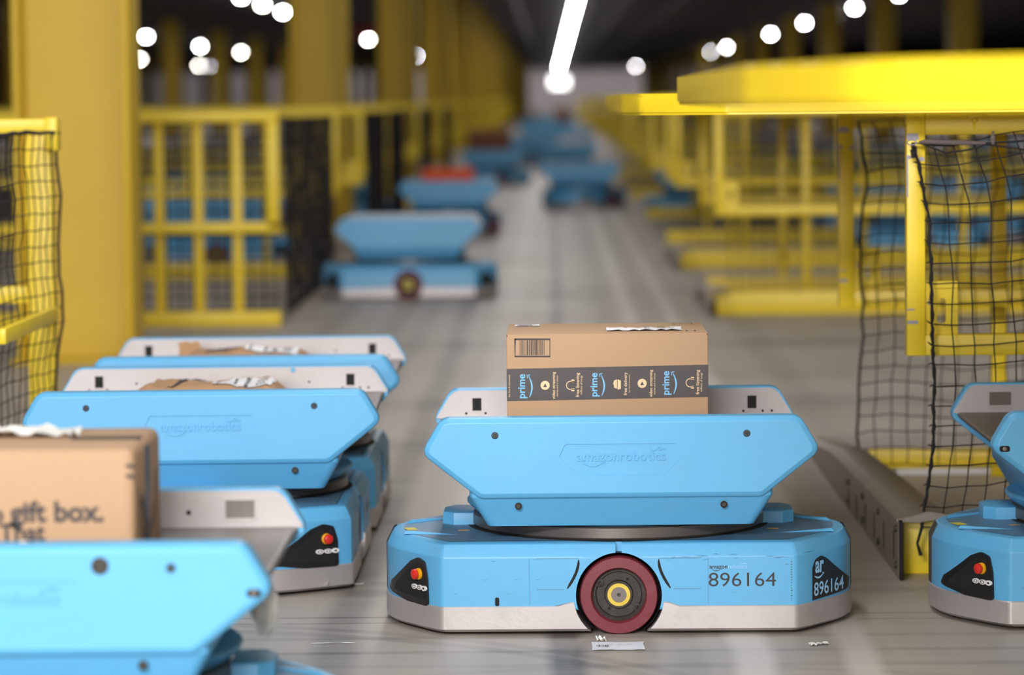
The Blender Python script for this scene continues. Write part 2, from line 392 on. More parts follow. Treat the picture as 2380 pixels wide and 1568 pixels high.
def logo(bm, fn, u0, u1, v, ext, what='both'):
    w = u1-u0; m_ = u0+w*.475
    if what in ('both', 'dark'):
        put_text(bm, 'amazon', fn, u0, m_, v, bold=.02, ext=ext)
        for q in smile(u0+w*.07, u0+w*.31, v-w*.012, w*.05, w*.016): put_poly(bm, q, fn, 0, ext) if ext else put_poly(bm, q, fn)
    if what in ('both', 'light'):
        put_text(bm, 'robotics', fn, m_+w*.015, u1, v, bold=0.0, ext=ext)
        icon = strip([(u0+w*.83, v+w*.125), (u0+w*.86, v+w*.11), (u0+w*.90, v+w*.125)], w*.01) + ringpoly(u0+w*.93, v+w*.135, w*.018, w*.009, 12) + strip([(u0+w*.95, v+w*.12), (u0+w*.98, v+w*.13), (u0+w*1.0, v+w*.12)], w*.01)
        for q in icon: put_poly(bm, q, fn, 0, ext) if ext else put_poly(bm, q, fn)

def inset(poly, d):
    out = []; n = len(poly)
    for i in range(n):
        a, p, c = Vector(poly[i-1]), Vector(poly[i]), Vector(poly[(i+1) % n])
        n1 = Vector((-(p-a).y, (p-a).x)).normalized(); n2 = Vector((-(c-p).y, (c-p).x)).normalized()
        m_ = n1+n2; m_ = m_/m_.dot(n1); q = p+m_*d; out.append((q.x, q.y))
    return out
def panel_shell(poly, radii, rings):
    b = bmesh.new(); R = []
    for d, y in rings:
        q = roundpoly(inset(poly, d), [max(.004, r-d) for r in radii], 6); R.append([b.verts.new((u, y, v)) for u, v in q])
    n = len(R[0]); b.faces.new(R[0]); b.faces.new(R[-1][::-1])
    for A, B in zip(R, R[1:]):
        for i in range(n): b.faces.new((A[i], A[(i+1) % n], B[(i+1) % n], B[i]))
    bmesh.ops.recalc_face_normals(b, faces=b.faces[:]); return b
def make_robot(variant, lod=2):
    """variant 1: plate with windows, screws; variant 2: plate with square pocket and a camera slot. lod 2 full, 1 far away"""
    root = empty('transport_robot', (0, 0, 0))
    n = 9 if lod == 2 else 5
    # --- base shell
    Ls = []
    for off, z in ((.006, .054), (.003, .058), (.003, .165), (.005, .169), (.016, .192), (.021, .1955), (.034, .1975), (.045, .198)):
        o = outline(off, n); Ls.append((o, [z]*len(o)))
    shell = obj('base_shell', loft(Ls), 'blue', root)
    if lod == 2:
        cut = lathe([(0, -.5), (.0915, -.5), (.0915, -.27), (0, -.27)], 64, 'y', (0, 0, .0845))
        merge(cut, lathe([(0, .5), (.0915, .5), (.0915, .27), (0, .29)], 64, 'y', (0, 0, .0845)))
        boolean(shell, cut)
        boolean(shell, bx(-.0065, .0065, -.5, -.33, .16, .3))
    o0 = outline(0, n); zt = [.0625 + (.0085 if abs(x) < .106 and abs(y) > .35 else 0) for x, y in o0]
    Lk = [([(x*.985, y*.98) for x, y in o0], [.008]*len(o0)), (o0, [.014]*len(o0)), (o0, [z-.002 for z in zt]), ([(x*.997, y*.995) for x, y in o0], zt)]
    skirt = obj('bumper_skirt', loft(Lk), 'alu', root)
    if lod == 2:
        cut = lathe([(0, -.5), (.0965, -.5), (.0965, -.27), (0, -.27)], 64, 'y', (0, 0, .0835))
        merge(cut, lathe([(0, .5), (.0965, .5), (.0965, .27), (0, .27)], 64, 'y', (0, 0, .0835)))
        boolean(skirt, cut)
        for s in (-1, 1):
            b = lathe([(.0910, s*.350), (.0910, s*.2715), (0, s*.2715)], 64, 'y', (0, 0, .0845))
            bmesh.ops.bisect_plane(b, geom=b.verts[:]+b.edges[:]+b.faces[:], plane_co=(0, 0, .0095), plane_no=(0, 0, -1), clear_outer=True)
            obj('wheel_arch', b, 'gap', root)
    bt = bmesh.new(); vs = [bt.verts.new((x, y, .1984)) for x, y in outline(.040, n)]; bt.faces.new(vs); obj('top_cover', bt, 'bluetop', root)
    # --- wheels
    for s in (-1, 1):
        w = obj('wheel', lathe([(0, .025), (.056, .025), (.0575, -.008), (.050, -.010), (.0475, -.003), (.031, -.003), (.029, -.012), (.024, -.012), (0, -.012)], 64 if lod == 2 else 24), 'hub', root)
        w.location = (0, s*(.324 if lod == 2 else .372), .0835); w.rotation_euler = (0, 0, 0 if s < 0 else math.pi)
        obj('tyre', lathe([(.0565, .025), (.081, .025), (.0835, .020), (.0835, -.022), (.081, -.026), (.060, -.027), (.0570, -.022), (.0565, .025)], 72 if lod == 2 else 24), 'tyre', w)
        obj('hub_ring', lathe([(.0165, -.0118), (.0165, -.0145), (.0245, -.0145), (.0245, -.0118)], 40), 'gold', w)
        if lod == 2:
            obj('axle_end', lathe([(.0164, -.012), (.0162, -.0135), (.004, -.0135), (.0035, -.011), (0, -.011)], 32), 'ring', w)
            for a, r in ((R_(148), .0475), (R_(-36), .0475)): obj('lug_bolt', lathe([(.0085, -.002), (.0085, -.008), (.0045, -.009), (.0045, -.004), (0, -.004)], 20, 'y', (r*math.cos(a), 0, r*math.sin(a))), 'hub', w)
            for a, r in ((R_(60), .037), (R_(-125), .037)): obj('rivet', lathe([(.003, -.002), (.003, -.0045), (0, -.0045)], 12, 'y', (r*math.cos(a), 0, r*math.sin(a))), 'gap', w)
    # --- details on the base
    if lod == 2:
        for rot in (0,):
            hold = obj('control_panel', slice_onbase(roundpoly([(-.499, .074), (-.493, .096), (-.446, .150), (-.428, .161), (-.413, .154), (-.407, .120), (-.4055, .059), (-.4545, .061)], .008, 3), 0, .0035), 'black', root)
            obj('recess', slice_onbase(roundpoly([(-.486, .080), (-.481, .094), (-.442, .141), (-.427, .150), (-.417, .144), (-.412, .115), (-.411, .072), (-.45, .074)], .005, 3), .0036, .0040), 'gap', hold)
            cc = Vector(onbase(-.4245, .126, .004)); nn = (onbase(-.4245, .126, .02)-cc).normalized(); mt = Matrix.Translation(cc) @ nn.to_track_quat('Z', 'Y').to_matrix().to_4x4()
            bb = lathe([(.0, .018), (.007, .0175), (.0108, .015), (.0116, .010), (.0105, .008), (.007, .007), (.007, 0)], 24, 'z'); bmesh.ops.transform(bb, matrix=mt, verts=bb.verts[:]); obj('stop_button', bb, 'red', hold)
            bb = lathe([(.0125, 0), (.0125, .004), (.007, .006)], 24, 'z'); bmesh.ops.transform(bb, matrix=mt, verts=bb.verts[:]); obj('button_collar', bb, 'amber', hold)
            for q, u in enumerate((-.4345, -.4225, -.412)):
                bb = bmesh.new(); put_poly(bb, [(u+a*1.0, b) for a, b in disc(0, .097, .0055)], onbase, .004, .0075); kb = obj('push_button', bb, 'white', hold)
                bb = bmesh.new()
                for qq in ringpoly(u, .097, .003, .0013, 10) if q != 2 else [disc(u, .097, .0022)]: put_poly(bb, qq, onbase, .0078)
                if q == 0: kb['label'] = 'round white push button'
                me = obj('push_button_mark', bb, 'ink', hold)
        # seams, slots
        for s in (-1, 1):
            sl = bmesh.new(); arcp = [(s*(.085+.032*(1-math.cos(t*1.35))+.0*t), .162-.062*t) for t in [i/8 for i in range(9)]]
            for q in strip(arcp, [.002, .005, .006, .006, .006, .006, .006, .005, .002]): put_poly(sl, q, lambda u, v, w: onbase(u, v, w), .0)
            obj('slot', sl, 'gap', root)
            sm = bmesh.new()
            for q in strip([(s*.085, .1645), (s*.175, .1645)], .0012) + strip([(s*.117, .0985), (s*.175, .0985)], .0012) + strip([(s*.19, .166), (s*.19, .066)], .0008): put_poly(sm, q, onbase, .0)
            obj('seam', sm, 'bluetop', root)
        nt = bmesh.new(); put_poly(nt, roundpoly([(-.264, .0635), (-.264, .082), (-.255, .082), (-.255, .0635)], .004), onbase, .0); obj('notch', nt, 'gap', root)
        # raised blocks and ribs on the top cover
        for sx in (-1, 1):
            obj('raised_block', prism([(sx*.390, -.02), (sx*.365, -.045), (sx*.30, -.045), (sx*.30, .10), (sx*.37, .10), (sx*.390, .06)], .198, .226, 'z', .004, 2, 'b'), 'blue', root)
            for P2, Q2 in (([(.35, -.212), (.468, -.196), (.458, -.165), (.35, -.206)], [(.36, -.209), (.462, -.192), (.452, -.172), (.36, -.207)]), ([(.335, .105), (.472, -.02), (.462, .03), (.345, .108)], [(.35, .095), (.465, -.012), (.458, .02), (.355, .098)])):
                b = bmesh.new(); A = [b.verts.new((sx*x, y, .1986)) for x, y in P2]; B = [b.verts.new((sx*x, y, z)) for (x, y), z in zip(Q2, (.199, .205, .203, .199))]; b.faces.new(A); b.faces.new(B)
                for i in range(4): b.faces.new((A[i], A[(i+1) % 4], B[(i+1) % 4], B[i]))
                obj('grip_rib', b, 'blue', root)
            b = bmesh.new(); put_poly(b, [(sx*.325, -.145), (sx*.35, -.15), (sx*.35, -.14), (sx*.33, -.135)], lambda u, v, w: (u, v, .1988+w), 0, .0004); obj('caution_mark', b, 'amber', root)
        # sensor strip and marker label on the ends
        for s in (-1, 1):
            b = bmesh.new(); ys = [-.075+.0125*k for k in range(7)]
            def xo(y): return next(x0+(x1-x0)*(y-y0)/(y1-y0) for (x0, y0), (x1, y1) in zip(HALF, HALF[1:]) if y0 <= y <= y1 and y1 > y0)
            A = [[b.verts.new((s*(xo(y)-.003+d), y, z)) for d, z in ((-.004, .06), (.0025, .064), (.0025, .168), (-.012, .196))] for y in ys]
            for P_, Q_ in zip(A, A[1:]):
                for k in range(4): b.faces.new((P_[k], P_[(k+1) % 4], Q_[(k+1) % 4], Q_[k]))
            b.faces.new(A[0]); b.faces.new(A[-1]); obj('end_sensor', b, 'black', root)
            b = bmesh.new(); put_poly(b, [(s*.474, -.10), (s*.462, -.135), (s*.440, -.130), (s*.450, -.095)], lambda u, v, w: (u, v, .1990+w), 0, .0006)
            if s < 0: obj('marker_label', b, 'cable', root)
            else: b.free()
        sc_ = bmesh.new(); rs = random.Random(12)
        for q in range(34):
            u = rs.uniform(-.36, .40); z = rs.choice((.1645, .166, .168, .160, .15, .09, .12, .172)); L = rs.uniform(.004, .03)*(1 if z > .158 else .45); 
            if abs(u) < .1 or abs(u+L) < .1: continue
            for qq in strip([(u, z), (u+L*.5, z+rs.uniform(-.0012, .0012)), (u+L, z+rs.uniform(-.0008, .0008))], [.0002, rs.uniform(.0004, .0012), .0002]): put_poly(sc_, qq, lambda a, b_, w: onbase(a, b_, w, .003 if b_ < .1655 else .003+max(0, (b_-.168))*.45), .0001)
        for q in range(16):
            z = .070+q*.0056; put_poly(sc_, [(.3655, z), (.3655+rs.uniform(.002, .006), z+.001), (.366, z+rs.uniform(.002, .004))], onbase, .0001)
        obj('scuff_marks', sc_, 'bluedirt', root, None, False)['kind'] = 'stuff'
        # number decal, front
        f3 = lambda u, v, w: onbase(u, v, w)
        b = bmesh.new(); put_text(b, '896164', f3, .191, .334, .1030, .1325, bold=-.004); logo(b, f3, .193, .273, .1415, 0, 'dark'); nd = obj('number_print', b, 'ink', root, None, False); nd['label'] = 'dark unit number printed on the side'
        b = bmesh.new(); logo(b, f3, .193, .273, .1415, 0, 'light'); obj('pale_lettering', b, 'pale', root, None, False)
        st = obj('corner_sticker', slice_onbase(roundpoly([(.413, .0655), (.413, .135), (.420, .152), (.4335, .1585), (.446, .150), (.503, .092), (.4995, .070)], [0, .01, .01, .01, .01, .003, .003], 4), 0, .0012), 'black', root)
        b = bmesh.new(); f4 = lambda u, v, w: onbase(u, v, w+.0016)
        put_text(b, '896164', f4, .4155, .487, .073, .103, bold=.012); put_text(b, 'ar', f4, .4185, .439, .122, .148, bold=.03)
        for q in smile(.417, .438, .119, .008, .003): put_poly(b, q, f4)
        obj('sticker_print', b, 'pale', st, None, False)
    if lod < 2:
        obj('control_panel', slice_onbase([(-.499, .074), (-.446, .150), (-.428, .161), (-.407, .120), (-.4055, .059)], 0, .0035, .02), 'black', root)
        obj('corner_sticker', slice_onbase([(.413, .0655), (.413, .135), (.4335, .1585), (.446, .150), (.503, .092), (.4995, .070)], 0, .0012, .02), 'black', root)
    # --- turntable
    tparts = []
    obj('ring_gap', lathe([(0, .1987), (.336, .1987), (.336, .1991), (0, .1991)], 96 if lod == 2 else 32, 'z'), 'gap', root)
    tparts.append(obj('turntable_ring', lathe([(0, .1995), (.322, .1995), (.325, .203), (.325, .224), (.320, .227), (0, .227)], 96 if lod == 2 else 32, 'z'), 'ring', root))
    tparts.append(obj('turntable_disc', lathe([(0, .2275), (.312, .2275), (.328, .2405), (.336, .2490), (.336, .254), (.332, .257), (0, .257)], 96 if lod == 2 else 32, 'z'), 'blue', root))
    # --- tray body
    tb = bmesh.new()
    L0 = roundpoly([(-.285, -.328), (.285, -.328), (.285, .328), (-.285, .328)], .02, 3); L1 = roundpoly([(-.322, -.372), (.322, -.372), (.322, .372), (-.322, .372)], .02, 3)
    L2 = roundpoly([(-.325, -.334), (.325, -.334), (.325, .334), (-.325, .334)], .02, 3)
    tb = loft([(L0, [.232]*len(L0)), (L1, [.2985]*len(L1)), (L1, [.310]*len(L1)), (L2, [.335]*len(L2))])
    body = obj('tray_body', tb, 'blue', root); tparts.append(body)
    # belt: loops round rollers at both ends, follows the lower chamfer of the panels
    belt = roundpoly([(-.417, .402), (-.300, .311), (.300, .311), (.417, .402)], [.009, .01, .01, .009], 6)
    tparts.append(obj('conveyor_belt', prism(belt, -.3288, .3288, 'y'), 'belt', root))
    # side panel
    def side_panel(rot):
        rp = roundpoly(SL, [.034, .026, .026, .026, .026, .034], 5 if lod == 2 else 2)
        sp = obj('side_panel', prism(rp, -.385, -.334, 'y', .0, 2, 'a') if lod < 2 else panel_shell(SL, [.034, .026, .026, .026, .026, .034], [(.001, -.334), (0, -.336), (0, -.372), (.0008, -.3765), (.003, -.3802), (.0105, -.3842), (.0125, -.385)]), 'blue', root)
        sp.rotation_euler = (0, 0, rot); tparts.append(sp)
        ip = [(-.375, .4655), (-.416, .4005), (.416, .4005), (.375, .4655)]
        pl = obj('inner_plate', prism(roundpoly(ip, [.030, .002, .002, .030]), -.3345, -.329, 'y', .001 if lod == 2 else 0, 1), 'alup', sp)
        if lod < 2: return
        fo = lambda u, v, w: Vector((u, -.3855-w+.0005, v)); fi = lambda u, v, w: Vector((u, -.329+w, v))
        # embossed badge and lettering
        boolean(sp, prism(roundpoly(EMB, [.006]*6, 3), -.42, -.3822, 'y'))
        b = bmesh.new(); logo(b, lambda u, v, w: Vector((u, -.3822-w, v)), -.0935, .0945, .3765, .0030); obj('embossed_lettering', b, 'blue', sp, 30)
        for u, v in ((-.266, .432), (.266, .432), (-.218, .279), (.218, .279)):
            yy = -.385 if v > .3 else -.3655
            s_ = obj('screw', lathe([(.0076, yy+.002), (.0076, yy-.001), (.0062, yy-.0015), (.0052, yy+.0005), (.0048, yy-.0012), (0, yy-.0012)], 20, 'y', (u, 0, v)), 'hub', sp)
        b = bmesh.new(); holes = []
        if variant == 1:
            for u in (-.32, .32): put_poly(b, [(u-.0105, .418), (u+.0105, .418), (u+.0105, .4475), (u-.0105, .4475)], fi, .0004)
            for u, v in ((-.366, .412), (-.345, .412), (.345, .412), (-.215, .428), (.225, .428), (-.3, .412), (.3, .412), (.09, .43), (-.09, .43)): put_poly(b, disc(u, v, .003), fi, .0004)
            obj('plate_openings', b, 'gap', sp)
            b = bmesh.new()
            for u in (-.32, .32):
                for q in strip([(u-.013, .4155), (u+.013, .4155)], .002): put_poly(b, q, fi, .0003, .002)
            obj('window_lip', b, 'alup', sp)
        else:
            for u in (-.305, .305):
                b = bmesh.new()
                for q in strip([(u-.027, .416), (u-.027, .451), (u+.027, .451), (u+.027, .416), (u-.027, .416)], .0045): put_poly(b, q, fi, 0, .0025)
                obj('pocket_rim', b, 'alup', sp)
                b = bmesh.new(); put_poly(b, [(u-.025, .418), (u+.025, .418), (u+.025, .449), (u-.025, .449)], fi, .0005); obj('pocket_floor', b, 'ring', sp)
            b = bmesh.new()
            for u, v in ((-.215, .428), (.215, .428), (-.16, .424), (.24, .445)): put_poly(b, disc(u, v, .0045), fi, .0006)
            obj('plate_openings', b, 'gap', sp)
            for u in (-.392, .392):
                b = bmesh.new(); put_poly(b, roundpoly([(u-.011, .386), (u+.011, .386), (u+.011, .3985), (u-.011, .3985)], .0055, 5), fo, 0, .0012); es = obj('edge_sensor', b, 'gap', sp)
                obj('lens', lathe([(.0045, -.386), (.0045, -.3875), (.002, -.388), (0, -.3875)], 16, 'y', (u, 0, .392)), 'ring', sp)
    side_panel(0); side_panel(math.pi)
    for p in tparts: p['tray'] = 1
    for p in root.children:
        if p.name.split('.')[0] in ('base_shell', 'bumper_skirt', 'side_panel', 'tray_body') and lod == 2:
            w = p.modifiers.new('wn', 'WEIGHTED_NORMAL'); w.keep_sharp = True; w.weight = 80
    return root
protos = {1: make_robot(1), 2: make_robot(2), 3: make_robot(1, 1)}
used = set()
def robot(variant, x, y, yaw, tray, label, group=None):
    if variant not in used: r = protos[variant]; used.add(variant)
    else: r = copy_tree(protos[variant])
    r.location = (x, y, 0); r.rotation_euler = (0, 0, R_(yaw))
    for ch in r.children:
        if ch.get('tray'):
            base = math.pi if (ch.name.startswith('side_panel') and ch.get('back')) else 0
            ch.rotation_euler.z += R_(tray-yaw)
    tag(r, label, 'robot', group); return r

RX, RY = .141, 7.355
front = robot(1, RX, RY, -1.0, 0, 'blue conveyor-top robot in sharp focus carrying the cardboard box with dark tape')
rb = robot(1, -.832, 8.075, 90, 0, 'blue robot carrying the mailer with white label, middle of the left queue')
rc = robot(1, -.832, 9.12, 90, 0, 'blue robot at the back of the left queue of three')
ra = robot(2, -.853, 5.40, 0, 0, 'blurred blue robot nearest the camera, carrying the gift box carton')
rr_ = robot(2, 1.345, 7.37, 0, 0, 'empty blue robot at the right edge, before the black net')

# back-ground robots: (x, y, base yaw, tray yaw, label)
FARLAB = 'tiny blurred blue robot far down the aisle'
FR = [(-.83, 19.4, 0, 0, 'blurred blue robot alone on the left lane with its dark wheel facing us'),
      (-.86, 28.0, 78, 0, 'blurred blue robot carrying an orange parcel'),
      (-.80, 44.5, 20, 0, 'distant blue robot carrying a long brown carton'),
      (-2.01, 31.7, 0, 0, 'dim blue robot behind the left guards, above the lone left-lane robot'),
      (.30, 34.9, 65, 0, 'distant blue robot mid aisle with one pinkish wheel low at its right'),
      (1.40, 31.9, 0, 0, 'dark blue robot emerging from behind the right yellow posts'),
      (.30, 50.5, 0, 0, 'far blue robot with a white parcel on its tray')]
for x, y in ((-.35, 56), (-.75, 60), (.0, 66), (.5, 72), (-.3, 80), (.25, 92), (-.5, 101), (.0, 118), (.45, 128)): FR.append((x, y, 0, random.uniform(-8, 8), FARLAB))
for x, y, a, t, lab in FR: robot(3, x, y, a, t, lab, 'far robots down the aisle' if lab == FARLAB else None)
for px, py, Y in ((515, 525, 23.4), (418, 530, 25.6), (345, 530, 27.4), (500, 465, 32.2), (600, 465, 34.2), (590, 330, 47)):
    p = atY(px, py, Y); robot(3, p.x, Y, 0, 0, 'dim blue robot seen through the left yellow guards', 'robots behind the left guards')
for px, Y in ((1790, 40.2), (1960, 41.6), (2130, 23.9), (2240, 26.2), (2020, 28.2), (2100, 43.2), (2300, 47.2)):
    p = atY(px, 400, Y); robot(3, p.x, Y, random.choice((0, 90)), 0, 'dim blue robot seen through the right yellow guards', 'robots behind the right guards')

# ------------------------------------------------------------------ columns
def make_column():
    root = empty('steel_column', (0, 0, 0))
    w, d, t = .255, .20, .03
    obj('web', bx(-w+t, w-t, -.012, .012, 0.02, 3.8), 'yellow2', root)
    for s in (-1, 1): obj('flange', bx(s*w-(t if s > 0 else 0), s*w+(t if s < 0 else 0), -d, d, .02, 3.8, .004), 'yellow2', root)
    obj('base_plate', bx(-w-.03, w+.03, -d-.03, d+.03, 0, .02, .003), 'yellow2', root); return root
col0 = make_column(); first = True
for X in (-2.1, 8.1, -12.3, -22.5):
    y = 14.7 if X == -2.1 else 50.0 if X == 8.1 else 61.2
    while y < 285:
        c = col0 if first else copy_tree(col0)
        c.location = (X, y, 0)
        if first: tag(c, 'broad yellow column standing behind the left queue of robots', 'column')
        elif X == -2.1 and y < 31: tag(c, 'second broad yellow column from the left, above the lone robot', 'column')
        elif X == -2.1: tag(c, 'blurred yellow column in the row receding left of the aisle', 'column', 'columns along the left of the aisle')
        elif X == 8.1: tag(c, 'blurred yellow column in the row receding right of the aisle', 'column', 'columns right of the aisle')
        else: tag(c, 'dim yellow column far to the left behind the guards', 'column', 'columns deep in the left')
        first = False; y += 15.5
p = atY(848, 66, 120)
sg = obj('hanging_sign', bx(p.x-.6, p.x+.4, 119.9, 120, 3.45, 3.8), 'redsign'); tag(sg, 'small red hanging sign behind the second and third yellow columns', 'sign')

# ------------------------------------------------------------------ lamps
def make_lamp(m):
    root = empty('ceiling_lamp', (0, 0, 0))
    obj('housing', prism([(-.11, 0), (.11, 0), (.075, -.05), (-.075, -.05)], -.12, .12, 'y'), 'pipe', root)
    obj('diffuser', prism(roundpoly([(-.07, -.05), (-.055, -.12), (.055, -.12), (.07, -.05)], .01, 2), -.085, .085, 'y', .012, 2), m, root); return root
lp = {'lamp': make_lamp('lamp'), 'lampw': make_lamp('lampw')}; lu = set()
def lamp(x, y, kind, label, group):
    if kind in lu: o = copy_tree(lp[kind])
    else: o = lp[kind]; lu.add(kind)
    o.location = (x, y, 3.8); tag(o, label, 'lamp', group)
y = 84.0
while y < 292: lamp(.70, y, 'lamp', 'white ceiling lamp in the continuous line over the aisle', 'lamp line over the aisle'); y += 3.6
def lampline(pts, lab, grp):
    for i, (px, py) in enumerate(pts):
        q = atZ(px, py, 3.71); lamp(q.x, q.y, 'lampw' if i % 3 == 1 else 'lamp', lab, grp)
lampline([(1478, 154), (1615, 130), (1650, 121), (1688, 110), (1725, 100), (1791, 80), (1870, 54), (1945, 34), (1986, 19), (2090, -12)], 'round white ceiling lamp in the row right of the aisle', 'lamp row right of the aisle')
lampline([(560, -6), (610, 12), (657, 29), (818, 79), (856, 92), (967, 130)], 'round white ceiling lamp in the near row left of the aisle', 'near lamp row left of the aisle')
lampline([(340, 86), (386, 96), (465, 108), (497, 115), (560, 122), (583, 127), (655, 138), (805, 160)], 'round white ceiling lamp in the middle row on the left', 'middle lamp row on the left')
lampline([(22, 140), (325, 138), (349, 143), (402, 165), (462, 153), (485, 155), (28, 108), (34, 46)], 'small ceiling lamp in the outermost row on the left', 'outer lamp row on the left')

# ------------------------------------------------------------------ nets
def make_net(name, P, nu, nv, r=.0017, jitter=.004, sides=4, hem=True, sub=1, seed=1):
    rnd = random.Random(seed); root = empty(name, P(0, 0))
    G = {}
    def g(u, v):
        if (u, v) not in G:
            j = Vector((rnd.uniform(-1, 1), rnd.uniform(-.5, .5), rnd.uniform(-1, 1)))*jitter
            G[(u, v)] = P(u, v)+j - root.location
        return G[(u, v)]
    b = bmesh.new()
    for u in range(nu+1): tube(b, [g(u, v) for v in range(0, nv+1)], r, sides, False)
    for v in range(nv+1): tube(b, [g(u, v) for u in range(0, nu+1)], r, sides, False)
    o = obj('net_mesh', b, 'rubber', root, None, False); o['kind'] = 'stuff'
    return root, g
# near net on the right, hangs from the first guard frame
NY = 7.80
bord = [(2122, 330), (2145, 440), (2160, 560), (2172, 680), (2173, 800), (2171, 900), (2161, 1050), (2150, 1130), (2140, 1215)]
cell = .0478; ztop = atY(2200, 330, NY).z
def bx_at(py):
    for (x0, y0), (x1, y1) in zip(bord, bord[1:]):
        if py <= y1: return x0+(x1-x0)*max(0, (py-y0))/(y1-y0)
    return bord[-1][0]
def Pn(u, v):
    z = ztop - v*cell*1.0; py = 330 + (ztop - z)*F/NY
    xl = atY(bx_at(py), py, NY).x
    sag = .012*math.sin(u*.9)*max(0, 1-v/4)
    return Vector((xl + u*.0476*(1+.03*math.sin(v*.7)) + .006*math.sin(v*.5), NY + .012*math.sin(u*.6+v*.3), z - .007*math.sin(u*.5) + u*.0035 - sag))
net1, g1 = make_net('safety_net', Pn, 22, 19, .0016, .003, 5, seed=3)
tag(net1, 'black cord net hanging from the sharply focused right guard frame behind the empty robot', 'net')
b = bmesh.new(); pts = []
for v in range(19): 
    a, c_ = g1(0, v), g1(0, v+1)
    for k in range(4): pts.append(a.lerp(c_, k/4) + Vector((random.uniform(-1, 1)*.0015, 0, 0)))
e = Vector(atY(2132, 1262, NY))-net1.location; pts += [g1(0, 19), e, Vector(atY(2140, 1290, NY))-net1.location]
tube(b, pts, [.0045+.0012*math.sin(i*1.7) for i in range(len(pts))], 6); obj('edge_cord', b, 'rubber', net1)
b = bmesh.new()
for v in range(1, 19):
    a = g1(0, v); tube(b, [a, a+Vector((-.007, -.002, .004)), a+Vector((-.013, -.003, .004+.006*random.uniform(-1, 1)))], [.0025, .0018, .001], 4)
obj('cord_ends', b, 'rubber', net1)['kind'] = 'stuff'
b = bmesh.new()
t0 = atY(2136, 331, NY-.01)-net1.location; t1 = atY(2290, 333, NY-.01)-net1.location
tube(b, [t0, t0.lerp(t1, .1)+Vector((0, 0, .002)), t0.lerp(t1, .5)+Vector((0, 0, .001)), t0.lerp(t1, .74)+Vector((0, 0, .001)), t1], [.003, .006, .0065, .0055, .003], 8); obj('top_sleeve', b, 'strap', net1)
b = bmesh.new(); tube(b, [t0, t0.lerp(t1, .4)+Vector((0, -.004, -.024)), t0.lerp(t1, .8)+Vector((0, -.004, -.014)), t1+Vector((0, 0, -.002)), atY(2400, 350, NY)-net1.location, atY(2700, 345, NY)-net1.location], .0028, 6); obj('hanging_cord', b, 'rubber', net1)
b = bmesh.new(); tube(b, [t1, atY(2400, 326, NY)-net1.location, atY(2700, 322, NY)-net1.location], .0028, 6); obj('hanging_cord', b, 'rubber', net1)
b = bmesh.new(); cc = atY(2119, 331, NY-.02)-net1.location
tube(b, [cc+Vector((.011*math.cos(a), 0, .006*math.sin(a))) for a in [i*2*math.pi/12 for i in range(13)]], .0018, 6); obj('clip', b, 'chip', net1)
cc = atY(2308, 322, NY-.012)-net1.location; b = lathe([(0, .018), (.0025, .018), (.003, .010), (.006, .006), (.006, -.008), (.003, -.014), (0, -.014)], 10, 'z', cc); obj('clip', b, 'strap', net1)
b = bmesh.new(); kk = atY(2124, 352, NY-.012)-net1.location
for q in range(7): tube(b, [kk+Vector((random.uniform(-.006, .006), random.uniform(-.004, .004), random.uniform(-.016, .016))) for _ in range(3)], .003, 5)
obj('knotted_cord', b, 'rubber', net1)
# second net on the right
NY2 = 9.60
def Pn2(u, v):
    z = 1.065 - v*.0475; bow = .035*math.sin(math.pi*min(1, v/9.))*(1 if v % 9 < 5 else .6) if v < 10 else 0
    return Vector((.885 + u*.047 + bow - .006*math.sin(v*.4) + .02*(v > 10)*.3, NY2 + .01*math.sin(u+v*.4), z + .006*math.sin(u*.7)))
net2, g2 = make_net('safety_net', Pn2, 20, 21, .0018, .004, 4, seed=5)
tag(net2, 'blurred black cord net behind the sharply focused net, hanging to the floor', 'net')
b = bmesh.new(); tube(b, [g2(0, v) for v in range(22)], .0045, 6); obj('edge_cord', b, 'rubber', net2)
# near net on the left, hangs beside the queue
def Pn3(u, v):
    t = u/16; z = 1.052 - v*.0445 - .004*math.sin(u*.5)
    X = -1.52 + .135*t; Y = 8.35 + .95*t
    if v > 12: X -= .05*(v-12)/9*t
    return Vector((X - .004*math.sin(v), Y, z + .012*t))
net3, g3 = make_net('safety_net', Pn3, 16, 20, .0017, .003, 4, seed=9)
tag(net3, 'black net at the left edge of the photo beside the broad yellow column', 'net')
b = bmesh.new(); tube(b, [g3(16, v) for v in range(21)], .0045, 6); tube(b, [g3(u, 0) for u in range(17)], .006, 6); obj('edge_cord', b, 'rubber', net3)
# nets on farther guards: straight weave
def flat_net(x0, y0, x1, y1, z0, z1, cell, label, group=None, r=.003, dropx=0.0):
    L = math.hypot(x1-x0, y1-y0); nu = max(2, int(L/cell)); nv = max(2, int((z1-z0)/cell))
    def P(u, v):
        t = u/nu; s = v/nv
        return Vector((x0+(x1-x0)*t + dropx*s*s, y0+(y1-y0)*t, z1-(z1-z0)*s))
    o, g = make_net('safety_net', P, nu, nv, r, .004, 3, seed=nu)
    tag(o, label, 'net', group); return o

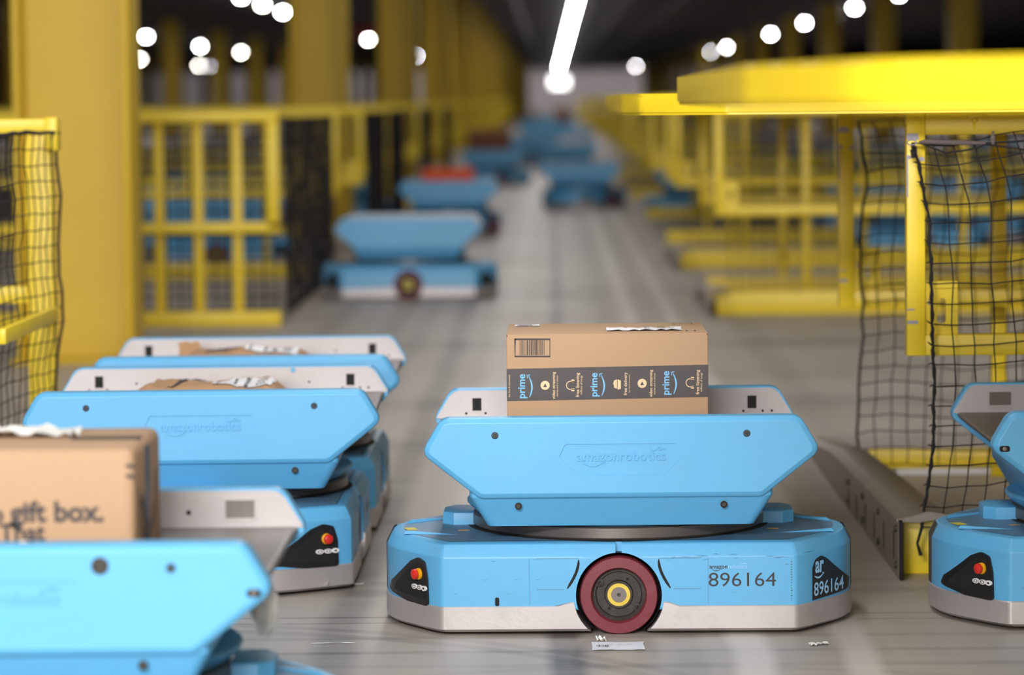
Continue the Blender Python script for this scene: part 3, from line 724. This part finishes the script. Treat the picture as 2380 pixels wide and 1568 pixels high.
# ------------------------------------------------------------------ guard frames
def make_guard(det):
    """origin: aisle-side edge on the floor, frame runs to +x"""
    root = empty('safety_guard', (0, 0, 0)); L = 1.7; w = .044
    def P(name, b, m='yellow'): return obj(name, b, m, root)
    P('top_rail', bx(w, L, -.02, .02, 1.046, 1.096, .003))
    P('end_post', bx(0, w, -.022, .022, .524, 1.098, .003))
    P('bottom_rail', bx(w, L, -.02, .02, .524, .574, .003))
    P('inner_post', bx(.475, .52, .22, .26, .0, 1.05, .003))
    P('far_post', bx(1.30, 1.345, .22, .26, .0, 1.05, .003))
    sl = roundpoly([(.044, .574), (.122, .574), (.122, .70), (.044, .70)], .002, 1)
    pl = obj('slotted_plate', prism(sl, -.008, .0, 'y'), 'yellow', root)
    boolean(pl, prism(roundpoly([(.073, .600), (.094, .600), (.094, .66), (.073, .66)], .010, 5), -.05, .05, 'y'))
    if det:
        b = bmesh.new(); x = .165
        box(b, x-.022, x+.022, -.03, .0, 1.084, 1.092, .001); merge(b, lathe([(0, 0), (.008, 0), (.008, .007), (0, .007)], 6, 'z', (x-.005, -.018, 1.076))); merge(b, lathe([(0, 0), (.004, 0), (.004, .02), (0, .02)], 10, 'z', (x-.005, -.018, 1.058)))
        P('bolt', b)
        b = bmesh.new()
        for (a, bb_, z0, z1) in ((0, .03, 1.035, 1.05), (0, .012, .99, .998), (.03, .044, .985, .995), (0, .028, .60, .608), (.0, .02, .632, .636), (.05, .056, .645, .66), (.0, .004, .9, 1.0)):
            put_poly(b, roundpoly([(a, z0), (bb_, z0), (bb_*.9, z1), (a, z1)], .003, 2), lambda u, v, w_: Vector((u, -.0222-w_, v)), 0, .0004)
        obj('paint_chips', b, 'chip', root)['kind'] = 'stuff'
    return root
gp = {1: make_guard(True), 0: make_guard(False)}; gu = set()
def guard(det, x, y, side, label, group=None):
    if det in gu: o = copy_tree(gp[det])
    else: o = gp[det]; gu.add(det)
    o.location = (x, y, 0); o.scale = (side, 1, 1)
    tag(o, label, 'guard', group)
def beam(x0, x1, y, z0, z1, label, group=None, d=.06):
    o = obj('floor_barrier', bx(min(x0, x1), max(x0, x1), y, y+d, z0, z1, .004), 'yellow'); tag(o, label, 'beam', group)
RXE = atY(2105, 500, 7.86).x
guard(1, RXE, 7.86, 1, 'yellow guard frame in sharp focus on the right behind the near black net')
guard(1, atY(1948, 500, 9.66).x, 9.66, 1, 'yellow guard frame just behind the sharply focused right one')
gR = 'receding right guard frames'
for Y in (17.3, 19.1, 22.9, 24.7, 28.5, 30.8, 35.5, 37.5, 42.2, 44.5, 49, 51, 56, 58, 63, 65, 72, 80, 88, 96, 106, 116):
    guard(0, .85, Y, 1, 'blurred yellow guard frame receding along the right of the aisle' if Y > 17.5 else 'blurred yellow guard frame with bottom bar left of the two clearest right frames', gR if Y > 17.5 else None)
gL = 'receding left guard frames'
for Y in (21.6, 24.5, 28, 31, 35, 38, 42, 46, 50, 55, 60, 66, 72, 80, 88, 96, 106, 116):
    guard(0, -1.39, Y, -1, 'blurred yellow guard frame receding along the left of the aisle', gL)
# left guard at 16.9 (large gate) and near left guard
root = empty('safety_guard', (-1.39, 16.9, 0)); tag(root, 'yellow guard gate with grid of bars right of the broad yellow column', 'guard')
def gbar(name, x0, x1, z0, z1, y0=-.03, y1=.03): return obj(name, bx(x0, x1, y0, y1, z0, z1, .004), 'yellow', root)
gbar('top_rail', -1.7, 0, 1.04, 1.095); gbar('end_post', -.06, 0, .50, 1.04); gbar('bottom_rail', -1.7, 0, .475, .53)
for x in (-.62, -.42, -.22): gbar('upright', x-.025, x+.025, .06, 1.04, .04, .08)
gbar('kick_beam', -1.7, .0, .0, .075)
root = empty('safety_guard', (-1.385, 9.3, 0)); tag(root, 'yellow guard rail and post at the left edge, behind the left net', 'guard')
gbar('top_rail', -.9, 0, 1.06, 1.10); gbar('end_cap', -.03, .004, 1.01, 1.104, -.04, .035); gbar('post', -.095, -.02, 0, 1.06, -.0, .06)
s_ = obj('mid_rail', bx(-.02, .0, -.95, -.05, .535, .575, .003), 'yellow', root)
gbar('lower_rail', -.9, -.095, .58, .63, 0, .04)
flat_net(-1.37, 17.0, -1.36, 20.6, .05, 1.05, .08, 'dark net along the aisle side of the yellow gate left of the lone robot', r=.0046, dropx=.0)
flat_net(-2.9, 16.98, -1.42, 16.98, .08, 1.03, .06, 'dark net stretched across the yellow gate beside the broad column', r=.0060)
for Y in (24.6, 28.1, 35.1, 42.1):
    flat_net(-1.37, Y, -1.36, Y+2.6, .05, 1.05, .10, 'dark net along the receding left guards', 'nets on the left guards', r=.008)
for Y in (21.7, 31.1, 38.2):
    flat_net(-2.9, Y, -1.42, Y, .08, 1.03, .08, 'dark net stretched across a receding left guard', 'nets across the left guards', r=.0035)
for Y in (17.4, 22.9, 29.6):
    flat_net(.93, Y, 2.5, Y, .12, 1.03, .06, 'dark net stretched across a receding right guard', 'nets across the right guards', r=.0025)
# long side rails behind the left guards, and cross rails
gb = 'rails behind the left guards'
for Y, z0 in ((26, .5), (26, 1.04), (33, .5), (40, .5), (40, 1.04), (58, 1.02), (24, .1)):
    o = obj('safety_barrier', bx(-12, -3.1, Y, Y+.05, z0, z0+.06), 'yellow'); tag(o, 'dim yellow rail behind the left guards', 'rail', gb)
gb = 'rails behind the right guards'
for Y, z0 in ((27, .5), (27, .1), (27, 1.04), (34, .5), (48, 1.02), (60, 1.02)):
    o = obj('safety_barrier', bx(2.6, 14, Y, Y+.05, z0, z0+.06), 'yellow'); tag(o, 'dim yellow rail behind the right guards', 'rail', gb)
# floor beams on the right
beam(atY(2094, 1300, 7.86).x, 2.9, 7.86, 0, .137, 'yellow floor beam whose end shows left of the cut-off right robot', d=.05)
p0 = atY(2028, 1055, 9.86); beam(p0.x, 3.4, 9.95, .018, p0.z, 'yellow floor beam behind the two black nets on the right')
o = obj('white_edging', bx(p0.x+.08, 3.4, 9.94, 10.02, .0, .018), 'label'); tag(o, 'white strip under the yellow floor beam behind the nets', 'strip')
beam(.86, 3.6, 17.4, 0, .125, 'long yellow floor beam under the blurred right frame, left of the clear frames')
beam(.86, 3.6, 22.2, 0, .12, 'yellow floor beam second beyond the clear right frames')
for Y in (19.3, 26, 31.5, 38.1, 44.6, 51.1): beam(.9, 3.6, Y, 0, .10, 'blurred yellow floor beam far along the right of the aisle', 'far right floor beams')
for Y in (21.5, 27.9, 34.9, 41.9): beam(-3.1, -1.39, Y, 0, .09, 'blurred yellow floor beam far along the left of the aisle', 'far left floor beams')

# ------------------------------------------------------------------ yellow decks on the right
def deck(pts, z0, z1, label, group=None, rail=None):
    root = empty('platform_deck', (pts[0][0], pts[0][1], z0)); ox, oy = pts[0]
    q = [(x-ox, y-oy) for x, y in pts]
    obj('deck_plate', prism(q, z1-z0-.006, z1-z0, 'z'), 'yellow', root)
    obj('edge_band', prism(q, 0, z1-z0-.006, 'z', .002, 1), 'yellow', root)
    obj('edge_lip', prism([(x*1.0+.004, y+.004) for x, y in q], -.006, 0, 'z'), 'yellow', root)
    tag(root, label, 'deck', group); return root
cz = atY(1480, 258, 7.7).z
deck(roundpoly([(.205, 7.78), (.40, 7.62), (3.2, 7.50), (3.2, 10.3), (.17, 10.3), (.17, 8.0)], [.05, .02, 0, 0, .02, .06], 4), 1.106, 1.150, 'yellow platform edge with rounded corner jutting left above the clear right frames')
deck(roundpoly([(.235, 6.2), (.235, 4.05), (.33, 3.55), (1.6, 2.3), (2.6, 2.3), (2.6, 6.2)], [.02, .03, .3, 0, 0, 0], 4), 1.133, 1.178, 'large out-of-focus yellow platform slab nearest the camera at upper right')
for Y in (17.2, 28.5, 42, 56): deck([(.55, Y), (3.4, Y), (3.4, Y+2.4), (.55, Y+2.4)], 1.107, 1.155, 'blurred yellow platform edge farther along the right', 'far right platforms')

# ------------------------------------------------------------------ steel floor guides
def guide(x, y0, y1, label, group=None, det=True):
    root = empty('floor_guide', (x, y0, 0)); L = y1-y0
    # height falls along the guide to the floor at its far nose
    prof = [(0, 0), (0, .140), (L*.59, .100), (L, .012), (L, 0)]
    obj('side_plate', prism(prof, 0, .010, 'x'), 'steel', root)
    b = bmesh.new(); n = [(0, .140), (L*.3, .120), (L*.59, .100), (L*.85, .045), (L, .012)]; vv = []
    for (yy, z) in n:
        k = 1 if yy < L*.7 else .8
        vv.append([b.verts.new((a*(1-.55*(yy/L)**2), yy, zz)) for a, zz in ((-.004, z-.004), (-.004, z+.002), (.03, z+.008), (.07, z+.020*k), (.115, z+.012*k), (.118, z+.004), (.05, z-.006))])
    for A, B in zip(vv, vv[1:]):
        for i in range(7): b.faces.new((A[i], A[(i+1) % 7], B[(i+1) % 7], B[i]))
    b.faces.new(vv[0]); b.faces.new(vv[-1][::-1]); obj('top_plate', b, 'steel', root)
    if det:
        for i in range(6):
            yy = .10+i*.24; zc = .07-.012*i*.6
            obj('slot', bx(-.0012, .0, yy-.006, yy+.006, zc-.035, zc+.03), 'gap', root)
        for i in range(4):
            yy = .04+i*.42
            for z in (.028, .115-.012*i): obj('bolt_head', lathe([(0, -.006), (.008, -.006), (.009, 0)], 12, 'x', (0, yy, z)), 'hub', root)
        obj('end_plate', bx(.001, .010, -.03, .0, 0, .136, .002), 'gap', root)
    tag(root, label, 'guide', group)
g0 = atZ(2088, 1345); guide(g0.x, g0.y, 10.95, 'scuffed grey steel floor guide between the focused robot and the black nets')
for Y in (17.2, 22.0): guide(.80, Y, Y+1.6, 'dark blurred floor guide at the end of a far yellow floor beam', 'far floor guides', False)

# ------------------------------------------------------------------ carton on the front robot
def barcode(bm, fn, u0, u1, v0, v1, seed=2):
    r = random.Random(seed); u = u0
    while u < u1:
        w = r.choice((.0006, .001, .0016, .0024)); put_poly(bm, [(u, v0), (min(u+w, u1), v0), (min(u+w, u1), v1), (u, v1)], fn); u += w + r.choice((.0008, .0012, .0018))
by = 7.17
pA = atY(1177, 777, by); pB = atY(1645, 775, by); z0 = .4025; zt = pA.z; bw = pB.x-pA.x; bh = zt-z0; bd = .335
cart = empty('cardboard_box', ((pA.x+pB.x)/2, by, z0)); tag(cart, 'cardboard box with dark printed tape band standing on the focused robot', 'box')
b = bmesh.new(); box(b, -bw/2, bw/2, 0, bd, 0, bh, .002, 2); obj('carton', b, 'card', cart)
fb = lambda u, v, w: Vector((u, -.0004-w, v))
def px2(px, py): q = atY(px, py, by); return (q.x-cart.location.x, q.z-z0)
tp = [px2(1182, 857), px2(1646, 847), px2(1647, 922), px2(1183, 932)]; tp[0] = (-bw/2, tp[0][1]); tp[3] = (-bw/2, tp[3][1]); tp[1] = (bw/2, tp[1][1]); tp[2] = (bw/2, tp[2][1])
b = bmesh.new(); put_poly(b, tp, fb, -.0002, .0002); box(b, bw/2, bw/2+.0005, 0, bd, tp[2][1], tp[1][1]); box(b, -bw/2-.0005, -bw/2, 0, bd, tp[3][1], tp[0][1])
tape = obj('tape_band', b, 'tape', cart)
# printed words run up the tape: local a = along the tape (u), b = up
slope = (tp[1][1]-tp[0][1])/bw
def ft(a, c_, w=0):      # a: photo px along, c_: photo px (down) -> point
    q = px2(a, c_); return Vector((q[0], -.0009-w, q[1]))
def up(x0, ybot, ytop, width):
    """reading direction goes up; letters rise to the left"""
    return lambda u, v, w: ft(x0 - v, ybot - u, w)
bB, bT = bmesh.new(), bmesh.new()
for x, yb_, yt_ in ((1220, 925, 869), (1388, 921, 866), (1555, 917, 862)):
    put_text(bB, 'prime', up(x, yb_, 0, 0), 0, yb_-yt_, 0, bold=.018)
    for q in smile(2, yb_-yt_-3, 0, 9, 2.8): put_poly(bB, q, (lambda X, Y0: lambda u, v, w: ft(X + 8.5 - v, Y0 - u, w))(x, yb_))
for x, yb_, yt_, s1, s2 in ((1290, 927, 864, 'video streaming', 'movies and tv shows'), (1346, 922, 866, 'free listening', 'millions of songs'), (1457, 918, 865, 'free delivery', 'fast, free & convenient'), (1516, 922, 859, 'video streaming', 'movies and tv shows'), (1625, 916, 859, 'free listening', 'millions of songs')):
    put_text(bT, s1, up(x, yb_, 0, 0), 0, yb_-yt_, 0, bold=.01); put_text(bT, s2, up(x+7, yb_-6, 0, 0), 0, (yb_-yt_)*.78, 0)
put_text(bT, 'fast, free & convenient', up(1185.5, 923, 0, 0), 0, 53, 0)
for x, y_ in ((1267, 895), (1492.5, 890.5)):     # play symbols
    put_poly(bT, disc(x, y_, 10.6, 26), lambda u, v, w: ft(u, v, w)); b = bmesh.new(); put_poly(b, [(x-4.5, y_+4), (x+4.5, y_+4), (x, y_-4.5)], lambda u, v, w: ft(u, v, w)+Vector((0, -.0004, 0))); obj('play_mark', b, 'tape', tape, None, False)
for x, y_ in ((1326, 895), (1604, 889)):         # headphones
    for q in ringpoly(x, y_, 9.5, 1.8, 14, math.pi/2, 3*math.pi/2): put_poly(bT, q, lambda u, v, w: ft(u, v, w))
    for s in (-1, 1):
        for q in (strip([(x, y_+s*9.5), (x+9, y_+s*9.5)], 1.8) + strip([(x+2, y_+s*10.5), (x+9, y_+s*10.5)], 6)): put_poly(bT, q, lambda u, v, w: ft(u, v, w))
for q in ([(1427, 884), (1434, 881), (1434, 903), (1427, 900)], [(1435.5, 881), (1443, 884), (1443, 903), (1435.5, 905)], [(1425, 890), (1427, 886), (1427, 896)]): put_poly(bT, q, lambda u, v, w: ft(u, v, w))
obj('blue_print', bB, 'primeb', tape, None, False); obj('tan_print', bT, 'tan', tape, None, False)
b = bmesh.new(); f5 = lambda u, v, w: fb(u, v, w+.0002)
for q in strip([px2(1197, 788), px2(1278, 788), px2(1278, 828), px2(1197, 828), px2(1197, 786.5)], .0036): put_poly(b, q, f5)
a, c_ = px2(1208, 825); a2, c2 = px2(1266, 790); barcode(b, f5, a, a2, c_, c2)
obj('barcode', b, 'ink', cart, None, False)
b = bmesh.new(); ftop = lambda u, v, w: Vector((u, v, bh+.0006+w))
for q in strip([(.155, .30), (.155, .25), (.195, .25), (.195, .30), (.155, .30)], .002): put_poly(b, q, ftop)
for u in (.172, .190): put_poly(b, [(u, .05), (u+.006, .05), (u+.003, .08)], ftop)
for s in (-1, 1): put_poly(b, [(s*bw/2*.985, -.0006), (s*bw/2, -.0006), (s*bw/2, .004)], lambda u, v, w: Vector((u, -.0008, bh-.004+v)))
obj('box_marks', b, 'ink', cart, None, False)
def crumple(nx, ny, sx, sy, amp, seed, edge=0.0):
    r = random.Random(seed); b = bmesh.new(); V = []
    for j in range(ny+1):
        V.append([b.verts.new((sx*(i/nx-.5)+r.uniform(-edge, edge), sy*(j/ny-.5)+r.uniform(-edge, edge), r.uniform(0, amp))) for i in range(nx+1)])
    for j in range(ny):
        for i in range(nx): b.faces.new((V[j][i], V[j][i+1], V[j+1][i+1], V[j+1][i]))
    return b
b = crumple(14, 4, .165, .075, .004, 4, .0012); lb = obj('address_label', b, 'label', cart, 60); lb.location = (.083, .10, bh+.001)
b = bmesh.new(); barcode(b, lambda u, v, w: Vector((u, v, .0055)), .0, .012, -.03, .03, 5); barcode(b, lambda u, v, w: Vector((u, v, .0055)), .028, .044, -.025, .02, 6); barcode(b, lambda u, v, w: Vector((u, v, .0055)), .052, .066, -.03, .0, 8); obj('label_print', b, 'ink', lb, None, False)
b = crumple(8, 2, .055, .05, .001, 9); l2 = obj('small_label', b, 'label', cart, 60); l2.location = (-.175, .27, bh+.001); l2['label'] = 'pale strip label at the left of the lid'
b = bmesh.new(); put_poly(b, [(-.022, -.018), (.012, -.018), (.012, .006), (-.022, .006)], lambda u, v, w: Vector((u, v, .002))); obj('label_print', b, 'chip', l2, None, False)

# ------------------------------------------------------------------ gift carton, nearest robot
gy = 5.14
q0 = atY(311, 1042, gy); q1 = atY(366, 1010, gy+.33)
gz = .4025; gw = .62; gh = q0.z-gz; gd = .345
gift = empty('cardboard_box', (q0.x-gw/2, gy, gz)); tag(gift, 'blurred cardboard gift box carton cut by the left edge of the photo', 'box')
b = bmesh.new(); box(b, -gw/2, gw/2, 0, gd, 0, gh, .016, 3); obj('carton', b, 'card', gift)
b = bmesh.new(); box(b, gw/2-.0005, gw/2+.0006, gd*.40, gd*.56, 0, gh-.012); box(b, gw/2-.12, gw/2-.01, gd*.40, gd*.56, gh-.0005, gh+.0008); obj('tape', b, 'tape', gift)
b = bmesh.new()
def gp_(px, py): q = atY(px, py, gy); return (q.x-gift.location.x, q.z-gz)
fg = lambda u, v, w: Vector((u, -.0006-w, v))
u0, v0 = gp_(22, 1212); u1, _ = gp_(242, 1212); put_text(b, 'gift box.', fg, u0, u1, v0, bold=.035)
u0, v0_ = gp_(-22, 1212); u1, _ = gp_(9, 1212); put_text(b, 'o', fg, u0, u1, v0, bold=.035)
u0, v1_ = gp_(-2, 1256); u1, _ = gp_(106, 1256); put_text(b, 'That', fg, u0, u1, v1_, bold=.035)
for yy in (1082, 1106):
    for q in strip([gp_(292, yy), gp_(312, yy)], .005): put_poly(b, q, fg)
for q in [[(gd*.2, .03+.08), (gd*.48, .02), (gd*.5, .05), (gd*.3, .12)]]: put_poly(b, q, lambda u, v, w: Vector((gw/2+.001, u, v)))
for q in strip([(gd*.12, .13), (gd*.2, .07), (gd*.34, .045), (gd*.5, .06)], .008)+strip([(gd*.6, .05), (gd*.75, .08), (gd*.8, .14)], .008): put_poly(b, q, lambda u, v, w: Vector((gw/2+.0012, u, v)))
obj('box_print', b, 'ink', gift, None, False)
b = crumple(24, 5, .34, .10, .016, 21, .004); fl = obj('torn_film', b, 'film', gift, 60); fl.location = (.02, .22, gh-.001)
b = crumple(6, 3, .022, .012, .004, 23, .001); 
sc = tag(obj('paper_scrap', b, 'film', None, 60), 'tiny white scrap on the top edge of the nearest blue robot', 'scrap'); q = atY(55, 1266, 5.01); sc.location = (q.x, 5.035, .4695)
# torn film hanging from the near robot
b = bmesh.new(); rws = []
for j, (px, py, hw, dy) in enumerate(((612, 1360, .016, .0), (612, 1380, .022, -.03), (610, 1405, .023, -.05), (616, 1430, .022, -.06), (622, 1455, .018, -.06), (614, 1476, .008, -.05))):
    cpt = atY(px, py, 5.3+dy); rws.append([b.verts.new(cpt+Vector(((i/6-.5)*2*hw, .010*math.sin(i*2.2+j), .006*math.sin(i*1.7+j*2)))) for i in range(7)])
for A, B in zip(rws, rws[1:]):
    for i in range(6): b.faces.new((A[i], A[i+1], B[i+1], B[i]))
bmesh.ops.solidify(b, geom=b.faces[:], thickness=.002)
tag(obj('plastic_film', b, 'film', None, 60), 'torn white plastic film hanging below the tip of the nearest robot tray', 'film')
# big round sensor holes on the near robot's panel
for px, py, r in ((232, 1315, .0135),):
    q = atY(px, py, 5.014); o = obj('port', lathe([(r, -.3835), (r, -.3862), (r*.85, -.3866), (r*.8, -.3858), (0, -.3856)], 28, 'y', (q.x-ra.location.x, 0, q.z)), 'hub', ra)

# ------------------------------------------------------------------ mailers
def mailer(name, cx, cy, z, L, D, h, seed, label):
    r = random.Random(seed); root = empty(name, (cx, cy, z)); b = bmesh.new(); nx, ny = 30, 14; T, Bm = [], []
    from mathutils import noise
    def hgt(i, j):
        s, t = i/nx, j/ny; e = min(1, min(s, 1-s)*6)*min(1, min(t, 1-t)*5)
        return .004 + h*e*(.75+.35*noise.noise(Vector((s*5, t*3, seed)))) + .004*noise.noise(Vector((s*22, t*14, seed)))
    for j in range(ny+1):
        T.append([b.verts.new((L*(i/nx-.5)+.004*noise.noise(Vector((i, j, 3))), D*(j/ny-.5), hgt(i, j))) for i in range(nx+1)])
        Bm.append([b.verts.new((L*(i/nx-.5), D*(j/ny-.5), .001)) for i in range(nx+1)])
    for j in range(ny):
        for i in range(nx):
            b.faces.new((T[j][i], T[j][i+1], T[j+1][i+1], T[j+1][i])); b.faces.new((Bm[j][i], Bm[j+1][i], Bm[j+1][i+1], Bm[j][i+1]))
    for i in range(nx): b.faces.new((T[0][i], Bm[0][i], Bm[0][i+1], T[0][i+1])); b.faces.new((T[ny][i], T[ny][i+1], Bm[ny][i+1], Bm[ny][i]))
    for j in range(ny): b.faces.new((T[j][0], T[j+1][0], Bm[j+1][0], Bm[j][0])); b.faces.new((T[j][nx], Bm[j][nx], Bm[j+1][nx], T[j+1][nx]))
    obj('envelope', b, 'kraft', root, 60)
    H = lambda x, y: hgt((x/L+.5)*nx, (y/D+.5)*ny)
    def patch(name, m, x0, x1, y0, y1, lift, n=14):
        b = bmesh.new(); V = [[b.verts.new((x0+(x1-x0)*i/n, y0+(y1-y0)*j/6, H(x0+(x1-x0)*i/n, y0+(y1-y0)*j/6)+lift)) for i in range(n+1)] for j in range(7)]
        for j in range(6):
            for i in range(n): b.faces.new((V[j][i], V[j][i+1], V[j+1][i+1], V[j+1][i]))
        return obj(name, b, m, root, 60)
    fnh = lambda lift: (lambda u, v, w: Vector((u, v, H(u, v)+lift)))
    lb = patch('address_label', 'label', L*.02, L*.36, -D*.28, D*.22, .0025)
    b = bmesh.new()
    for k, (u, w) in enumerate(((.20, .010), (.14, .006), (.27, .004), (.29, .004), (.31, .004), (.045, .005))):
        for v in range(4): put_poly(b, [(L*u, -D*.2+v*D*.09), (L*u+w, -D*.2+v*D*.09), (L*u+w, -D*.15+v*D*.09), (L*u, -D*.15+v*D*.09)], fnh(.0042))
    obj('label_print', b, 'ink', lb, None, False)
    b = bmesh.new(); pts = [(-.03-.07*t, D*.30-D*.55*t**1.4) for t in [i/10 for i in range(11)]]
    for q in strip(pts, [.03*(1-t/11)**1.2+.003 for t in range(11)]): put_poly(b, q, fnh(.0032))
    obj('arrow_print', b, 'ink', root, None, False)
    tag(root, label, 'mailer'); return root
zB = .4028
mailer('paper_mailer', -.845, 8.14, zB, .43, .34, .058, 4, 'kraft paper mailer with white address label on the middle queue robot')
mm = mailer('paper_mailer', -.86, 9.19, zB, .42, .34, .058, 8, 'kraft paper mailer on the rearmost robot of the left queue')
b = crumple(5, 3, .06, .05, .012, 31, .003); o = obj('folded_flap', b, 'kraft', mm, 60); o.location = (-.165, .10, .040); o.rotation_euler = (R_(70), 0, 0)
for px, py, Y in ((360, 864, 8.34), (676, 864, 8.34)):
    q = atY(px, py, Y); o = obj('blue_dot', lathe([(0, -.3278), (.006, -.3278), (.006, -.3288)], 16, 'y', (-(q.x-rb.location.x), 0, q.z)), 'blue', rb)
    o.rotation_euler = (0, 0, math.pi-R_(90)); o['label'] = 'small bright blue dot on the plate'
# parcels on far robots
def parcel(x, y, w, d, h, m, label):
    root = empty('parcel', (x, y, .4025)); obj('carton', bx(-w/2, w/2, -d/2, d/2, 0, h, .004), m, root)
    obj('tape', bx(-w/2-.001, w/2+.001, -.03, .03, 0.0, h+.001), 'tape' if m != 'label' else 'film', root); tag(root, label, 'parcel')
parcel(-.87, 28.0, .43, .34, .16, 'orange', 'orange parcel on the second robot of the left lane')
parcel(-.83, 44.5, .58, .40, .34, 'brown', 'long brown carton on a distant robot of the left lane')
parcel(.33, 50.5, .42, .30, .16, 'label', 'white parcel on a far robot mid aisle')
parcel(.30, 92, .4, .4, .5, 'brown', 'brown carton on a far robot near the end of the aisle')

# ------------------------------------------------------------------ litter on the floor
def scrap(px, py, sx, sy, amp, rz, seed, label, m='film', name='paper_scrap'):
    o = obj(name, crumple(8, 3, sx, sy, amp, seed, sx*.02), m, None, 60); q = atZ(px, py, .001); o.location = (q.x, q.y, .0012); o.rotation_euler = (0, 0, rz); tag(o, label, 'litter'); return o
o = scrap(1436, 1501, .108, .10, .0015, 0, 41, 'torn white shipping label on the floor under the focused robot wheel', 'label', 'torn_label')
b = bmesh.new(); barcode(b, lambda u, v, w: Vector((u, v, .003)), -.045, -.02, -.018, -.002, 3)
for k in range(4): put_poly(b, [(-.04+k*.02, .004), (-.03+k*.02, .004), (-.03+k*.02, .006), (-.04+k*.02, .006)], lambda u, v, w: Vector((u, v, .003)))
obj('label_print', b, 'ink', o, None, False)
scrap(1397, 1490, .014, .02, .012, .6, 42, 'small curled white scrap touching the focused robot tyre')
scrap(1903, 1498, .040, .02, .006, .3, 43, 'thin white scrap on the floor right of the focused robot')
b = bmesh.new(); P0 = [atZ(752, 1352, .012), atZ(760, 1360, .018), atZ(770, 1364, .003), atZ(790, 1358, .002), atZ(812, 1354, .004), atZ(828, 1358, .002), atZ(843, 1356, .003)]
ws = (.010, .014, .010, .005, .004, .004, .003); rr2 = [[b.verts.new(p+Vector((0, -w, 0))), b.verts.new(p+Vector((.004, w, w*.6)))] for p, w in zip(P0, ws)]
for A, B in zip(rr2, rr2[1:]): b.faces.new((A[0], A[1], B[1], B[0]))
bmesh.ops.solidify(b, geom=b.faces[:], thickness=.0008)
tag(obj('paper_scrap', b, 'film', None, 60), 'curled white scrap on the floor beside the middle queue robot base', 'litter')
o = scrap(775, 1494, .09, .004, .001, 0, 45, 'thin white strip on the floor left of the focused robot', name='paper_strip')
